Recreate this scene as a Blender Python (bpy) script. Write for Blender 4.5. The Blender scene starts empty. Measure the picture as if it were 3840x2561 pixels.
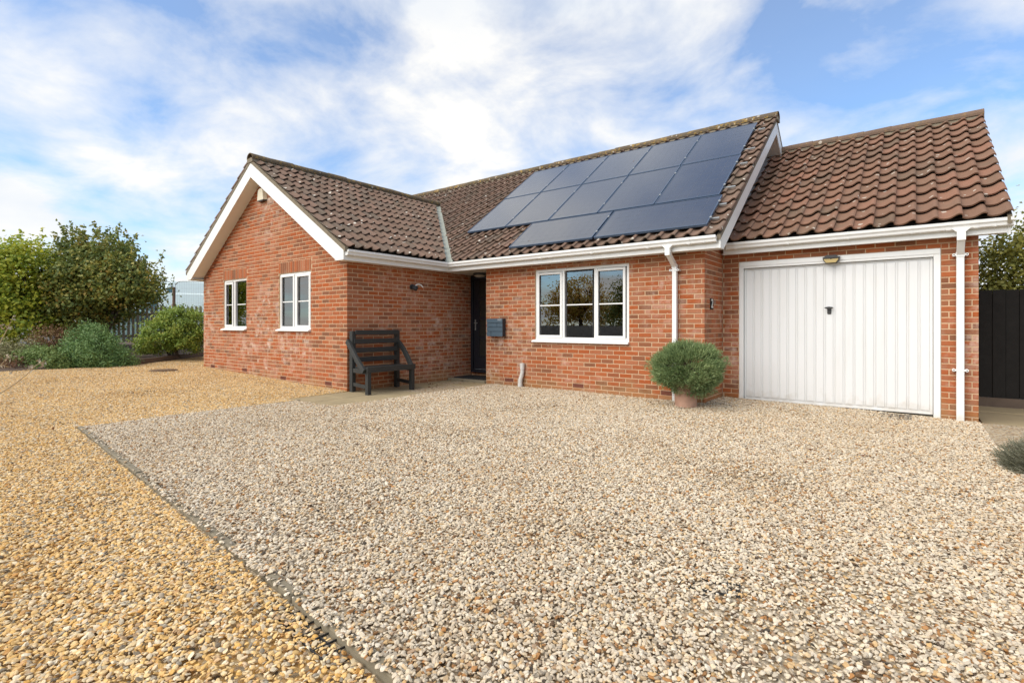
import bpy, bmesh, math, random
import numpy as np
from mathutils import Vector, Matrix

random.seed(7)
RNG = np.random.default_rng(11)
R = math.radians
S = bpy.context.scene
COL = S.collection

# ---------------------------------------------------------------- camera
CX, CY, CZ, YAW, FOC, HOR = 2.4665, -7.8654, 1.1789, 0.6616, 1933.04, 1218.5
cd = bpy.data.cameras.new('camera')
cam = bpy.data.objects.new('camera', cd)
COL.objects.link(cam)
cam.location = (CX, CY, CZ)
cam.rotation_euler = (R(90), 0, YAW)
cd.sensor_width = 36
cd.lens = FOC / 3840 * 36
cd.shift_y = -(2561 / 2 - HOR) / 3840
cd.clip_start = 0.05
cd.clip_end = 3000
S.camera = cam

# ---------------------------------------------------------------- sky and sun
SUN_EL, SUN_AZ = R(42), R(202)       # azimuth measured clockwise from +Y
w = bpy.data.worlds.new('World')
S.world = w
w.use_nodes = True
N, L = w.node_tree.nodes, w.node_tree.links
N.clear()
out = N.new('ShaderNodeOutputWorld')
bg = N.new('ShaderNodeBackground')
bg.inputs['Strength'].default_value = 0.1
sky = N.new('ShaderNodeTexSky')
sky.sky_type = 'NISHITA'
sky.sun_disc = False
sky.sun_elevation = SUN_EL
sky.sun_rotation = SUN_AZ
sky.air_density = 1.0
sky.dust_density = 0.4
sky.ozone_density = 2.0
tc = N.new('ShaderNodeTexCoord')
sep = N.new('ShaderNodeSeparateXYZ')
L.new(tc.outputs['Generated'], sep.inputs[0])
def wmath(op, a, b=None, clamp=False):
    n = N.new('ShaderNodeMath'); n.operation = op; n.use_clamp = clamp
    for i, q in enumerate((a, b)):
        if q is None: continue
        if isinstance(q, (int, float)): n.inputs[i].default_value = q
        else: L.new(q, n.inputs[i])
    return n.outputs[0]
BIGOFF, CLOUD, SKYMUL = (11.0, 3.0, 0), 5.6, (0.72, 0.98, 1.18)
zz = wmath('ADD', wmath('MAXIMUM', sep.outputs[2], 0.0), 0.30)
px_ = wmath('DIVIDE', sep.outputs[0], zz)
py_ = wmath('DIVIDE', sep.outputs[1], zz)
cmb = N.new('ShaderNodeCombineXYZ')
L.new(px_, cmb.inputs[0]); L.new(py_, cmb.inputs[1])
cmb.inputs[2].default_value = 3.7
def wnoise(scale, detail, rough, dist, off):
    mp = N.new('ShaderNodeMapping'); mp.inputs['Location'].default_value = off
    L.new(cmb.outputs[0], mp.inputs['Vector'])
    n = N.new('ShaderNodeTexNoise')
    n.inputs['Scale'].default_value = scale; n.inputs['Detail'].default_value = detail
    n.inputs['Roughness'].default_value = rough; n.inputs['Distortion'].default_value = dist
    L.new(mp.outputs[0], n.inputs['Vector'])
    return n.outputs['Fac']
big = wnoise(0.95, 2.0, 0.5, 0.2, BIGOFF)
fine = wnoise(3.0, 10.0, 0.57, 0.25, (5.1, 1.3, 0))
hz = wmath('MULTIPLY', wmath('POWER', wmath('SUBTRACT', 1.0, wmath('MAXIMUM', sep.outputs[2], 0.0)), 6.0), 0.16)
dens = wmath('ADD', wmath('ADD', wmath('MULTIPLY', big, 0.80), wmath('MULTIPLY', fine, 0.92)), hz)
cr = N.new('ShaderNodeValToRGB')
cr.color_ramp.elements[0].position = 0.72; cr.color_ramp.elements[0].color = (0.14, 0.14, 0.14, 1)
cr.color_ramp.elements[1].position = 1.02; cr.color_ramp.elements[1].color = (0.98, 0.98, 0.98, 1)
e = cr.color_ramp.elements.new(0.88); e.color = (0.60, 0.60, 0.60, 1)
L.new(dens, cr.inputs[0])
shade = wnoise(1.9, 6.0, 0.5, 0.2, (0.7, 4.4, 0))
cc = N.new('ShaderNodeValToRGB')
cc.color_ramp.elements[0].position = 0.30; cc.color_ramp.elements[0].color = (0.78, 0.84, 0.92, 1)
cc.color_ramp.elements[1].position = 0.56; cc.color_ramp.elements[1].color = (1.0, 0.985, 0.95, 1)
L.new(shade, cc.inputs[0])
csc = N.new('ShaderNodeVectorMath'); csc.operation = 'SCALE'
L.new(cc.outputs[0], csc.inputs[0]); csc.inputs['Scale'].default_value = CLOUD
skyc = N.new('ShaderNodeVectorMath'); skyc.operation = 'MULTIPLY'
L.new(sky.outputs[0], skyc.inputs[0]); skyc.inputs[1].default_value = SKYMUL
mx = N.new('ShaderNodeMix'); mx.data_type = 'RGBA'
L.new(cr.outputs[0], mx.inputs['Factor']); L.new(skyc.outputs[0], mx.inputs[6]); L.new(csc.outputs[0], mx.inputs[7])
L.new(mx.outputs[2], bg.inputs['Color'])
L.new(bg.outputs[0], out.inputs['Surface'])

sl = bpy.data.lights.new('sun', 'SUN')
sl.energy = 2.1; sl.angle = R(65); sl.color = (1.0, 0.925, 0.82)
sun = bpy.data.objects.new('sun', sl); COL.objects.link(sun)
sd = Vector((math.sin(SUN_AZ) * math.cos(SUN_EL), math.cos(SUN_AZ) * math.cos(SUN_EL), math.sin(SUN_EL)))
sun.rotation_euler = sd.to_track_quat('Z', 'Y').to_euler()
sun.location = (-10, -20, 20)

S.view_settings.view_transform = 'Standard'
S.view_settings.look = 'None'
S.view_settings.exposure = 0.92
S.view_settings.gamma = 1.0
S.view_settings.use_curve_mapping = False
S.render.engine = 'CYCLES'
S.cycles.max_bounces = 8
S.cycles.transparent_max_bounces = 12
S.cycles.caustics_reflective = False
S.cycles.caustics_refractive = False

# ---------------------------------------------------------------- helpers
CS, SN = math.cos(YAW), math.sin(YAW)
def W(u, v, d):                      # point at depth d seen at photo pixel (u, v)
    r = (u - 1920) / FOC * d
    return Vector((CX - SN * d + CS * r, CY + CS * d + SN * r, CZ + (HOR - v) / FOC * d))
def depth(x, y): return -(x - CX) * SN + (y - CY) * CS
def gz(x, y):                        # the lie of the ground
    a = min(max(-5.4 - x, 0), 9) * 0.024
    b = -min(max(x, 0), 3.2) * 0.019
    return a + b
def gzn(x, y): return np.clip(-5.4 - x, 0, 9) * 0.024 - np.clip(x, 0, 3.2) * 0.019

class MB:
    def __init__(s): s.v = []; s.f = []; s.m = []; s.cur = 0
    def face(s, idx): s.f.append(tuple(idx)); s.m.append(s.cur)
    def hexa(s, p):                  # 8 corners: bottom 4 then top 4
        b = len(s.v); s.v += [tuple(q) for q in p]
        for q in ((3, 2, 1, 0), (4, 5, 6, 7), (0, 1, 5, 4), (1, 2, 6, 5), (2, 3, 7, 6), (3, 0, 4, 7)):
            s.face([b + i for i in q])
    def box(s, x0, x1, y0, y1, z0, z1):
        s.hexa([(x0, y0, z0), (x1, y0, z0), (x1, y1, z0), (x0, y1, z0), (x0, y0, z1), (x1, y0, z1), (x1, y1, z1), (x0, y1, z1)])
    def bar(s, a, b, wd, ht, up=(0, 0, 1)):
        a, b = Vector(a), Vector(b); d = (b - a).normalized(); up = Vector(up)
        sd_ = d.cross(up).normalized(); u2 = sd_.cross(d)
        o = []
        for sz in (-1, 1):
            for p, sx in ((a, -1), (a, 1), (b, 1), (b, -1)):
                o.append(p + sd_ * (sx * wd / 2) + u2 * (sz * ht / 2))
        s.hexa(o)
    def prism(s, poly, vec):         # polygon extruded along vec
        b = len(s.v); n = len(poly); vec = Vector(vec)
        s.v += [tuple(p) for p in poly] + [tuple(Vector(p) + vec) for p in poly]
        s.face(list(range(b + n - 1, b - 1, -1))); s.face(list(range(b + n, b + 2 * n)))
        for i in range(n):
            j = (i + 1) % n; s.face((b + i, b + j, b + n + j, b + n + i))
    def tube(s, pts, rad, n=8, caps=True):
        pts = [Vector(p) for p in pts]; b = len(s.v); k = len(pts)
        for i, p in enumerate(pts):
            t = (pts[min(i + 1, k - 1)] - pts[max(i - 1, 0)]).normalized()
            a = t.cross(Vector((0, 0, 1)) if abs(t.z) < 0.9 else Vector((1, 0, 0))).normalized(); c = t.cross(a)
            r = rad[i] if isinstance(rad, (list, tuple)) else rad
            for j in range(n):
                q = 2 * math.pi * j / n
                s.v.append(tuple(p + a * (r * math.cos(q)) + c * (r * math.sin(q))))
        for i in range(k - 1):
            for j in range(n):
                j2 = (j + 1) % n
                s.face((b + i * n + j, b + i * n + j2, b + (i + 1) * n + j2, b + (i + 1) * n + j))
        if caps:
            s.face(range(b + n - 1, b - 1, -1)); s.face(range(b + (k - 1) * n, b + k * n))
    def lathe(s, prof, c, n=20):     # prof: (r, z)
        b = len(s.v)
        for r, z in prof:
            for j in range(n):
                q = 2 * math.pi * j / n; s.v.append((c[0] + r * math.cos(q), c[1] + r * math.sin(q), c[2] + z))
        for i in range(len(prof) - 1):
            for j in range(n):
                j2 = (j + 1) % n; s.face((b + i * n + j, b + i * n + j2, b + (i + 1) * n + j2, b + (i + 1) * n + j))
    def sweep(s, prof, path, frame):  # prof: 2D list, frame(i) -> (origin, axis1, axis2)
        b = len(s.v); n = len(prof); k = len(path)
        for i in range(k):
            o, a, c = frame(i)
            for p, q in prof: s.v.append(tuple(Vector(o) + Vector(a) * p + Vector(c) * q))
        for i in range(k - 1):
            for j in range(n):
                j2 = (j + 1) % n
                s.face((b + i * n + j, b + i * n + j2, b + (i + 1) * n + j2, b + (i + 1) * n + j))
        s.face(range(b + n - 1, b - 1, -1)); s.face(range(b + (k - 1) * n, b + k * n))
    def mesh(s, name):
        me = bpy.data.meshes.new(name); me.from_pydata(s.v, [], s.f)
        if any(s.m): me.polygons.foreach_set('material_index', s.m)
        return me
    def build(s, name, mat, parent=None, smooth=False, bevel=0, fix=True):
        me = s.mesh(name)
        if fix:
            bm = bmesh.new(); bm.from_mesh(me); bmesh.ops.recalc_face_normals(bm, faces=bm.faces); bm.to_mesh(me); bm.free()
        return obj(name, me, mat, parent, smooth, bevel)

ORIG = {}
def obj(name, me, mat=None, parent=None, smooth=False, bevel=0):
    o = bpy.data.objects.new(name, me); COL.objects.link(o)
    if mat is not None and len(me.materials) == 0:
        for m in (mat if isinstance(mat, (list, tuple)) else [mat]): me.materials.append(m)
    if smooth:
        me.polygons.foreach_set('use_smooth', [True] * len(me.polygons))
    if bevel:
        bv = o.modifiers.new('bevel', 'BEVEL'); bv.width = bevel; bv.segments = 2; bv.limit_method = 'ANGLE'
    if parent is not None: attach(o, parent)
    return o
def attach(o, parent):
    o.parent = parent
    if parent.name in ORIG: o.matrix_parent_inverse = Matrix.Translation(-ORIG[parent.name])
def thing(name, loc, label, cat, group=None):
    o = bpy.data.objects.new(name, None); COL.objects.link(o)
    o.empty_display_size = 0.2; o.location = loc; ORIG[o.name] = Vector(loc)
    return tag(o, label, cat, group)
def tag(o, label=None, cat=None, group=None, kind=None):
    if label: o['label'] = label
    if cat: o['category'] = cat
    if group: o['group'] = group
    if kind: o['kind'] = kind
    return o
def np_mesh(name, verts, faces):
    me = bpy.data.meshes.new(name)
    nv, nf = len(verts), len(faces); k = faces.shape[1]
    me.vertices.add(nv); me.vertices.foreach_set('co', np.asarray(verts, np.float32).ravel())
    me.loops.add(nf * k); me.loops.foreach_set('vertex_index', faces.astype(np.int32).ravel())
    me.polygons.add(nf); me.polygons.foreach_set('loop_start', np.arange(0, nf * k, k, dtype=np.int32))
    me.update(calc_edges=True)
    return me

# ---------------------------------------------------------------- materials
class NT:
    def __init__(s, name):
        s.mat = bpy.data.materials.new(name); s.mat.use_nodes = True
        s.n, s.l = s.mat.node_tree.nodes, s.mat.node_tree.links
        s.bsdf = s.n['Principled BSDF']; s.out = s.n['Material Output']
    def add(s, t, **kw):
        n = s.n.new(t)
        for k, v in kw.items(): setattr(n, k, v)
        return n
    def put(s, sock, val):
        if isinstance(val, bpy.types.NodeSocket): s.l.new(val, sock)
        elif isinstance(val, (tuple, list)) and len(val) == 3 and sock.type == 'RGBA': sock.default_value = (*val, 1)
        else: sock.default_value = val
    def pos(s): return s.add('ShaderNodeNewGeometry').outputs['Position']
    def noise(s, scale, detail=4, rough=0.55, vec=None, dist=0.0):
        n = s.add('ShaderNodeTexNoise')
        for k, v in (('Scale', scale), ('Detail', detail), ('Roughness', rough), ('Distortion', dist)): n.inputs[k].default_value = v
        s.l.new(vec if vec is not None else s.pos(), n.inputs['Vector'])
        return n.outputs['Fac']
    def math(s, op, a, b=0.0, clamp=False):
        n = s.add('ShaderNodeMath', operation=op, use_clamp=clamp); s.put(n.inputs[0], a); s.put(n.inputs[1], b); return n.outputs[0]
    def ramp(s, fac, stops, interp='LINEAR'):
        n = s.add('ShaderNodeValToRGB'); r = n.color_ramp; r.interpolation = interp
        while len(r.elements) < len(stops): r.elements.new(0.5)
        for e_, (p, c) in zip(r.elements, stops):
            e_.position = p; e_.color = (*c, 1) if isinstance(c, tuple) else (c, c, c, 1)
        s.put(n.inputs[0], fac); return n.outputs[0]
    def mix(s, fac, a, b, blend='MIX'):
        n = s.add('ShaderNodeMix', data_type='RGBA', blend_type=blend)
        s.put(n.inputs[0], fac); s.put(n.inputs[6], a); s.put(n.inputs[7], b); return n.outputs[2]
    def bump(s, h, strength=0.3, dist=0.01):
        n = s.add('ShaderNodeBump'); n.inputs['Strength'].default_value = strength; n.inputs['Distance'].default_value = dist
        s.l.new(h, n.inputs['Height']); s.l.new(n.outputs[0], s.bsdf.inputs['Normal'])
    def rnd(s):                      # one random number per loose piece, whether its own object or joined
        a = s.add('ShaderNodeObjectInfo').outputs['Random']; b = s.add('ShaderNodeNewGeometry').outputs['Random Per Island']
        return s.math('FRACT', s.math('ADD', a, b))
    def done(s, color, rough=0.7, spec=None, metal=None):
        s.put(s.bsdf.inputs['Base Color'], color); s.put(s.bsdf.inputs['Roughness'], rough)
        if spec is not None: s.put(s.bsdf.inputs['Specular IOR Level'], spec)
        if metal is not None: s.put(s.bsdf.inputs['Metallic'], metal)
        return s.mat
def plain(name, c, rough=0.6, var=0.12, scale=6.0, bump=0.0, spec=None, metal=None, bscale=None):
    t = NT(name); f = t.noise(scale, 6, 0.6)
    col = t.mix(t.math('MULTIPLY', f, 1.0), tuple(x * (1 - var) for x in c), tuple(min(1, x * (1 + var)) for x in c))
    if bump: t.bump(t.noise(bscale or scale * 8, 5, 0.6), bump, 0.004)
    return t.done(col, rough, spec, metal)

def m_brick():
    t = NT('clay_brick'); r = t.rnd()
    c = t.ramp(r, [(0.0, (0.400, 0.101, 0.030)), (.16, (0.440, 0.129, 0.046)), (.34, (0.370, 0.112, 0.044)), (.5, (.225, .096, .050)),
                   (.62, (0.420, 0.143, 0.063)), (.76, (0.450, 0.175, 0.088)), (.88, (0.330, 0.124, 0.057)), (1.0, (0.430, 0.106, 0.029))])
    n1 = t.noise(38, 6, 0.65); n2 = t.noise(0.55, 3, 0.5); n3 = t.noise(7, 5, 0.6)
    c = t.mix(t.math('MULTIPLY', t.ramp(t.noise(0.8, 3, .5), [(.45, 0.0), (.7, 1.0)]), 0.45), c, t.mix(1.0, c, (.96, 1.22, 1.45), 'MULTIPLY'))
    c = t.mix(t.math('MULTIPLY', n1, 0.55), c, t.mix(1.0, c, (.55, .52, .5), 'MULTIPLY'))
    bloom = t.math('MULTIPLY', t.ramp(n2, [(.44, 0.0), (.60, 1.0)]), t.ramp(n3, [(.45, 0.0), (.72, 1.0)]))
    r2 = t.math('FRACT', t.math('MULTIPLY', r, 7.31))
    bloom = t.math('MULTIPLY', bloom, t.math('ADD', 0.35, t.math('MULTIPLY', r2, 1.3)))
    c = t.mix(t.math('MULTIPLY', bloom, 0.75, True), c, (.60, .46, .38))
    spots = t.ramp(t.noise(13, 3, 0.5), [(.70, 0.0), (.76, 1.0)])
    c = t.mix(t.math('MULTIPLY', spots, 0.4), c, (.62, .52, .44))
    z_ = t.add('ShaderNodeSeparateXYZ'); t.l.new(t.pos(), z_.inputs[0])           # ochre splash stains with ragged tops
    st = t.ramp(t.math('ADD', t.math('MULTIPLY', t.noise(2.2, 5, .6), 0.9), t.math('MULTIPLY', z_.outputs[2], -1.1)), [(.22, 0.0), (.42, 1.0)])
    c = t.mix(t.math('MULTIPLY', st, 0.5), c, (.30, .185, .075))
    t.bump(t.math('ADD', n1, n3), 0.35, 0.006)
    return t.done(c, 0.88, 0.25)
def m_tile(name, stops, white=0.8, yellow=0.0):
    t = NT(name); r = t.rnd(); c = t.ramp(r, stops)
    n1 = t.noise(30, 6, 0.65); n2 = t.noise(3.0, 5, 0.6)
    c = t.mix(t.math('MULTIPLY', n1, 0.7), c, t.mix(1.0, c, (.5, .5, .5), 'MULTIPLY'))
    c = t.mix(t.ramp(n2, [(.5, 0.0), (.75, .55)]), c, (.125, .105, .072))
    v = t.add('ShaderNodeTexVoronoi', feature='F1'); v.inputs['Scale'].default_value = 9.0; v.inputs['Randomness'].default_value = 1
    wv = t.add('ShaderNodeVectorMath', operation='ADD'); t.l.new(t.pos(), wv.inputs[0])
    nz = t.add('ShaderNodeTexNoise'); nz.inputs['Scale'].default_value = 25; t.l.new(t.pos(), nz.inputs['Vector'])
    sc = t.add('ShaderNodeVectorMath', operation='SCALE'); t.l.new(nz.outputs['Color'], sc.inputs[0]); sc.inputs['Scale'].default_value = 0.05
    t.l.new(sc.outputs[0], wv.inputs[1]); t.l.new(wv.outputs[0], v.inputs['Vector'])
    keep = t.ramp(t.math('FRACT', t.math('MULTIPLY', t.add('ShaderNodeSeparateColor').outputs[0], 1.0)), [(0, 1.0), (1, 1.0)])
    sepc = [n for n in t.n if n.bl_idname == 'ShaderNodeSeparateColor'][0]; t.l.new(v.outputs['Color'], sepc.inputs[0])
    on = t.math('LESS_THAN', sepc.outputs[0], 0.46)
    sz = t.math('MULTIPLY', sepc.outputs[1], 0.29)
    dot = t.math('MULTIPLY', t.math('LESS_THAN', v.outputs['Distance'], sz), on)
    c = t.mix(t.math('MULTIPLY', dot, white), c, (.60, .56, .48))
    if yellow:
        ly = t.ramp(t.noise(14, 5, 0.6), [(.54, 0.0), (.62, 1.0)])
        c = t.mix(t.math('MULTIPLY', ly, yellow), c, (.46, .29, .06))
    t.bump(n1, 0.5, 0.006)
    return t.done(c, 0.9, 0.2)
def m_leaf(name, stops, trans=0.35, rough=0.55):
    t = NT(name); r = t.rnd(); n = t.noise(1.6, 3, 0.5)
    c = t.ramp(t.math('ADD', t.math('MULTIPLY', r, 0.62), t.math('MULTIPLY', t.ramp(n, [(.3, 0.0), (.7, 1.0)]), 0.38)), stops)
    t.done(c, rough, 0.35)
    tr = t.add('ShaderNodeBsdfTranslucent'); t.l.new(c, tr.inputs['Color'])
    ms = t.add('ShaderNodeMixShader'); ms.inputs[0].default_value = trans
    t.l.new(t.bsdf.outputs[0], ms.inputs[1]); t.l.new(tr.outputs[0], ms.inputs[2]); t.l.new(ms.outputs[0], t.out.inputs['Surface'])
    return t.mat
def m_stone(name, stops):
    t = NT(name); r = t.add('ShaderNodeObjectInfo').outputs['Random']
    c = t.ramp(r, stops, 'LINEAR')
    n = t.noise(70, 4, 0.6)
    c = t.mix(t.math('MULTIPLY', n, 0.4), c, t.mix(1.0, c, (.66, .61, .54), 'MULTIPLY'))
    dirt = t.math('MULTIPLY', t.ramp(t.noise(0.7, 4, .6), [(.42, 0.0), (.68, 1.0)]), t.ramp(t.noise(5, 4, .6), [(.35, .2), (.65, 1.0)]))
    c = t.mix(t.math('MULTIPLY', dirt, 0.38), c, t.mix(1.0, c, (.66, .54, .38), 'MULTIPLY'))
    return t.done(c, 0.72, 0.3)
def m_bed(name, stops, scale):
    t = NT(name); v = t.add('ShaderNodeTexVoronoi', feature='F1'); v.inputs['Scale'].default_value = scale
    t.l.new(t.pos(), v.inputs['Vector'])
    sp = t.add('ShaderNodeSeparateColor'); t.l.new(v.outputs['Color'], sp.inputs[0])
    c = t.ramp(sp.outputs[0], stops)
    c = t.mix(1.0, c, (.68, .65, .60), 'MULTIPLY')  # shade of the gaps between stones is put into the bed colour
    inv = t.math('SUBTRACT', 1.0, v.outputs['Distance'])
    t.bump(inv, 0.9, 0.012)
    return t.done(c, 0.85, 0.2)
def m_glass(name, tint=(.86, .9, .89)):
    t = NT(name)
    t.n.remove(t.bsdf)
    tr = t.add('ShaderNodeBsdfTransparent'); tr.inputs[0].default_value = (*tint, 1)
    gl = t.add('ShaderNodeBsdfGlossy'); gl.inputs['Roughness'].default_value = 0.0; gl.inputs['Color'].default_value = (1, 1, 1, 1)
    fr = t.add('ShaderNodeFresnel'); fr.inputs['IOR'].default_value = 2.7
    ms = t.add('ShaderNodeMixShader'); t.l.new(fr.outputs[0], ms.inputs[0]); t.l.new(tr.outputs[0], ms.inputs[1]); t.l.new(gl.outputs[0], ms.inputs[2])
    t.l.new(ms.outputs[0], t.out.inputs['Surface'])
    return t.mat

GOLD = [(0.0, (0.696, 0.436, 0.148)), (.15, (0.750, 0.541, 0.261)), (.30, (0.660, 0.375, 0.098)), (.45, (0.785, 0.628, 0.377)), (.56, (0.516, 0.436, 0.311)),
        (.66, (0.732, 0.470, 0.163)), (.78, (0.804, 0.715, 0.541)), (.87, (0.536, 0.270, 0.065)), (.94, (0.375, 0.331, 0.254)), (1.0, (0.143, 0.105, 0.065))]
PALE = [(0.0, (0.657, 0.543, 0.379)), (.15, (0.739, 0.667, 0.547)), (.30, (0.542, 0.450, 0.329)), (.42, (0.706, 0.613, 0.470)), (.54, (0.443, 0.388, 0.308)),
        (.66, (0.722, 0.621, 0.456)), (.77, (0.575, 0.371, 0.161)), (.86, (0.345, 0.303, 0.239)), (.94, (0.427, 0.209, 0.070)), (1.0, (0.065, 0.054, 0.042))]
M = {}
M['brick'] = m_brick()
M['mortar'] = plain('pale_mortar', (.55, .38, .24), 0.95, 0.2, 9, 0.4, 0.1)
M['tile'] = m_tile('brown_concrete_tile', [(0, (.200, .132, .096)), (.3, (.245, .158, .116)), (.55, (.180, .138, .106)), (.8, (.265, .170, .126)), (1, (.215, .140, .100))], 0.95)
M['tile_red'] = m_tile('red_brown_concrete_tile', [(0, (0.237, 0.135, 0.089)), (.3, (0.277, 0.155, 0.103)), (.55, (0.194, 0.126, 0.087)), (.8, (0.311, 0.160, 0.105)), (1, (0.242, 0.140, 0.095))], 0.62)
M['ridge'] = m_tile('mossy_ridge_tile', [(0, (.12, .095, .065)), (.5, (.17, .125, .085)), (1, (.14, .11, .07))], 0.6, 0.48)
M['ridge2'] = m_tile('brown_ridge_tile', [(0, (.17, .115, .085)), (.5, (.21, .14, .10)), (1, (.16, .115, .08))], 0.6, 0.15)
pass
pass
M['soffit'] = plain('white_soffit_board', (.74, .73, .69), 0.5, 0.03, 2)
def m_white(name, c, rough, top, amt):
    t = NT(name); z = t.add('ShaderNodeSeparateXYZ'); t.l.new(t.pos(), z.inputs[0])
    mp = t.add('ShaderNodeMapping'); mp.inputs['Scale'].default_value = (9, 9, .9); t.l.new(t.pos(), mp.inputs['Vector'])
    streak = t.ramp(t.noise(1.0, 5, .6, mp.outputs[0]), [(.50, 0.0), (.74, 1.0)])
    splash = t.ramp(t.math('ADD', t.noise(6, 5, .65), t.math('MULTIPLY', z.outputs[2], -top)), [(.30, 0.0), (.62, 1.0)])
    col = t.mix(t.math('MULTIPLY', streak, amt), c, tuple(x * y for x, y in zip(c, (.80, .77, .70))))
    col = t.mix(t.math('MULTIPLY', splash, amt * 2.2, True), col, tuple(x * y for x, y in zip(c, (.66, .58, .46))))
    return t.done(col, rough)
M['upvc'] = m_white('white_plastic', (.80, .80, .78), 0.34, 3.0, .20)
M['fascia'] = m_white('white_fascia_board', (.79, .79, .765), 0.42, 3.0, .22)
M['gdoor'] = m_white('white_painted_steel', (.73, .73, .72), 0.38, 1.3, .22)
M['bedding'] = plain('grey_bedding_mortar', (.20, .165, .115), 0.95, 0.4, 14, 0.6)
M['lead'] = plain('grey_lead_sheet', (.33, .34, .34), 0.55, 0.2, 8, 0.3, None, 0.3)
M['valley'] = plain('pale_green_valley_liner', (.30, .32, .28), 0.75, 0.3, 10, 0.3)
M['felt'] = plain('dark_roof_felt', (.03, .027, .025), 0.95, 0.1)
M['glass'] = m_glass('window_glass')
M['room'] = plain('room_plaster', (.50, .47, .42), 0.9, 0.1)
M['seal'] = plain('black_rubber_seal', (.015, .015, .016), 0.6)
M['pipe'] = plain('grey_waste_pipe', (.62, .60, .56), 0.45, 0.08)
M['airbrick'] = plain('dark_red_airbrick', (.17, .055, .032), 0.9, 0.2, 20, 0.3)
M['black'] = plain('black_void', (.008, .007, .006), 0.9)
M['darkdoor'] = plain('anthracite_door_skin', (.012, .014, .020), 0.38, 0.1)
M['darkglass'] = plain('frosted_dark_glass', (.022, .022, .019), 0.25, 0.1)
M['bench'] = plain('black_stained_timber', (.021, .022, .020), 0.62, 0.35, 12, 0.35)
M['concrete'] = plain('weathered_concrete', (.20, .17, .115), 0.9, 0.2, 5, 0.4)
M['slab'] = plain('buff_paving_slab', (.31, .245, .14), 0.9, 0.3, 4, 0.35)
M['soil'] = plain('brown_soil', (.085, .055, .036), 0.95, 0.45, 6, 0.8)
M['sleeper'] = plain('weathered_sleeper', (.13, .092, .066), 0.9, 0.35, 6, 0.5)
M['steel'] = plain('galvanised_steel', (.40, .42, .42), 0.45, 0.1, 10, 0, None, 0.6)
M['bark'] = plain('brown_bark', (.10, .075, .055), 0.9, 0.3, 12, 0.6)
M['gold_bed'] = m_bed('golden_gravel_bed', GOLD, 46)
M['pale_bed'] = m_bed('pale_gravel_bed', PALE, 52)
M['gold'] = m_stone('golden_gravel_stone', GOLD)
M['pale'] = m_stone('pale_gravel_stone', PALE)
M['asphalt'] = plain('yard_tarmac', (.075, .075, .072), 0.92, 0.2, 2, 0.4, None, None, 40)

# ================================================================ the ground
def sheet(name, x0, x1, y0, y1, nx, ny, dz, mat, keep=None, kind='structure'):
    xs = np.linspace(x0, x1, nx + 1); ys = np.linspace(y0, y1, ny + 1)
    gx, gy = np.meshgrid(xs, ys); z = gzn(gx, gy) + dz
    v = np.stack([gx.ravel(), gy.ravel(), z.ravel()], 1)
    i = np.arange(ny)[:, None] * (nx + 1) + np.arange(nx)[None, :]
    f = np.stack([i, i + 1, i + nx + 2, i + nx + 1], -1).reshape(-1, 4)
    if keep is not None:
        c = v[f].mean(1); f = f[keep(c[:, 0], c[:, 1])]
    o = obj(name, np_mesh(name, v, f), mat)
    return tag(o, kind=kind)
g = MB()
BIG = 900
xs = [-BIG, -60, -14.4, -5.4, 0, 3.2, 60, BIG]; ys = [-BIG, -60, -8, 8, 60, BIG]
for y in ys:
    for x in xs: g.v.append((x, y, gz(x, y) - 0.05))
for j in range(len(ys) - 1):
    for i in range(len(xs) - 1):
        a = j * len(xs) + i; g.face((a, a + 1, a + len(xs) + 1, a + len(xs)))
tag(g.build('ground', M['asphalt'], fix=False), kind='structure')

def kerb_y(x): return -6.23 - (x + 5.05) * 0.081
def bed_front(y): return np.where(y < -3.4, -12.75, -12.75 - (y + 3.4) * 0.95)
def in_pale(x, y):
    a = (x > -5.08) & (y > kerb_y(x) + 0.01) & (x < 7.5)
    a &= ~((y > -0.01) & (x < 0.0)) & ~((y > 0.92)) & ~((x < -4.12) & (y > -3.62))
    a &= ~((x > 3.13) & (y > -0.85))
    return a
def in_gold(x, y):
    a = (x > bed_front(y) + 0.02)
    a &= ((y < kerb_y(x) - 0.06) | (x < -5.08))
    a &= ~((y > -2.51) & (x > -11.38)) & ~((x > -5.37) & (y > -3.62))
    a &= y < 3.0
    return a
# pale / golden beds (real sheets 4 mm over the ground)
def poly_sheet(name, poly, dz, mat):
    b = MB(); b.v = [(x, y, gz(x, y) + dz) for x, y in poly]; b.face(range(len(poly)))
    return tag(b.build(name, mat, fix=False), kind='structure')
sheet('driveway', -5.09, 7.5, -9.6, 0.93, 40, 30, 0.0, M['pale_bed'], lambda x, y: y > kerb_y(x) - 0.15)
sheet('forecourt', -20.0, 6.0, -12.0, 3.0, 90, 60, -0.004, M['gold_bed'], lambda x, y: (y < kerb_y(x) + 0.2) | (x < -4.9))

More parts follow.
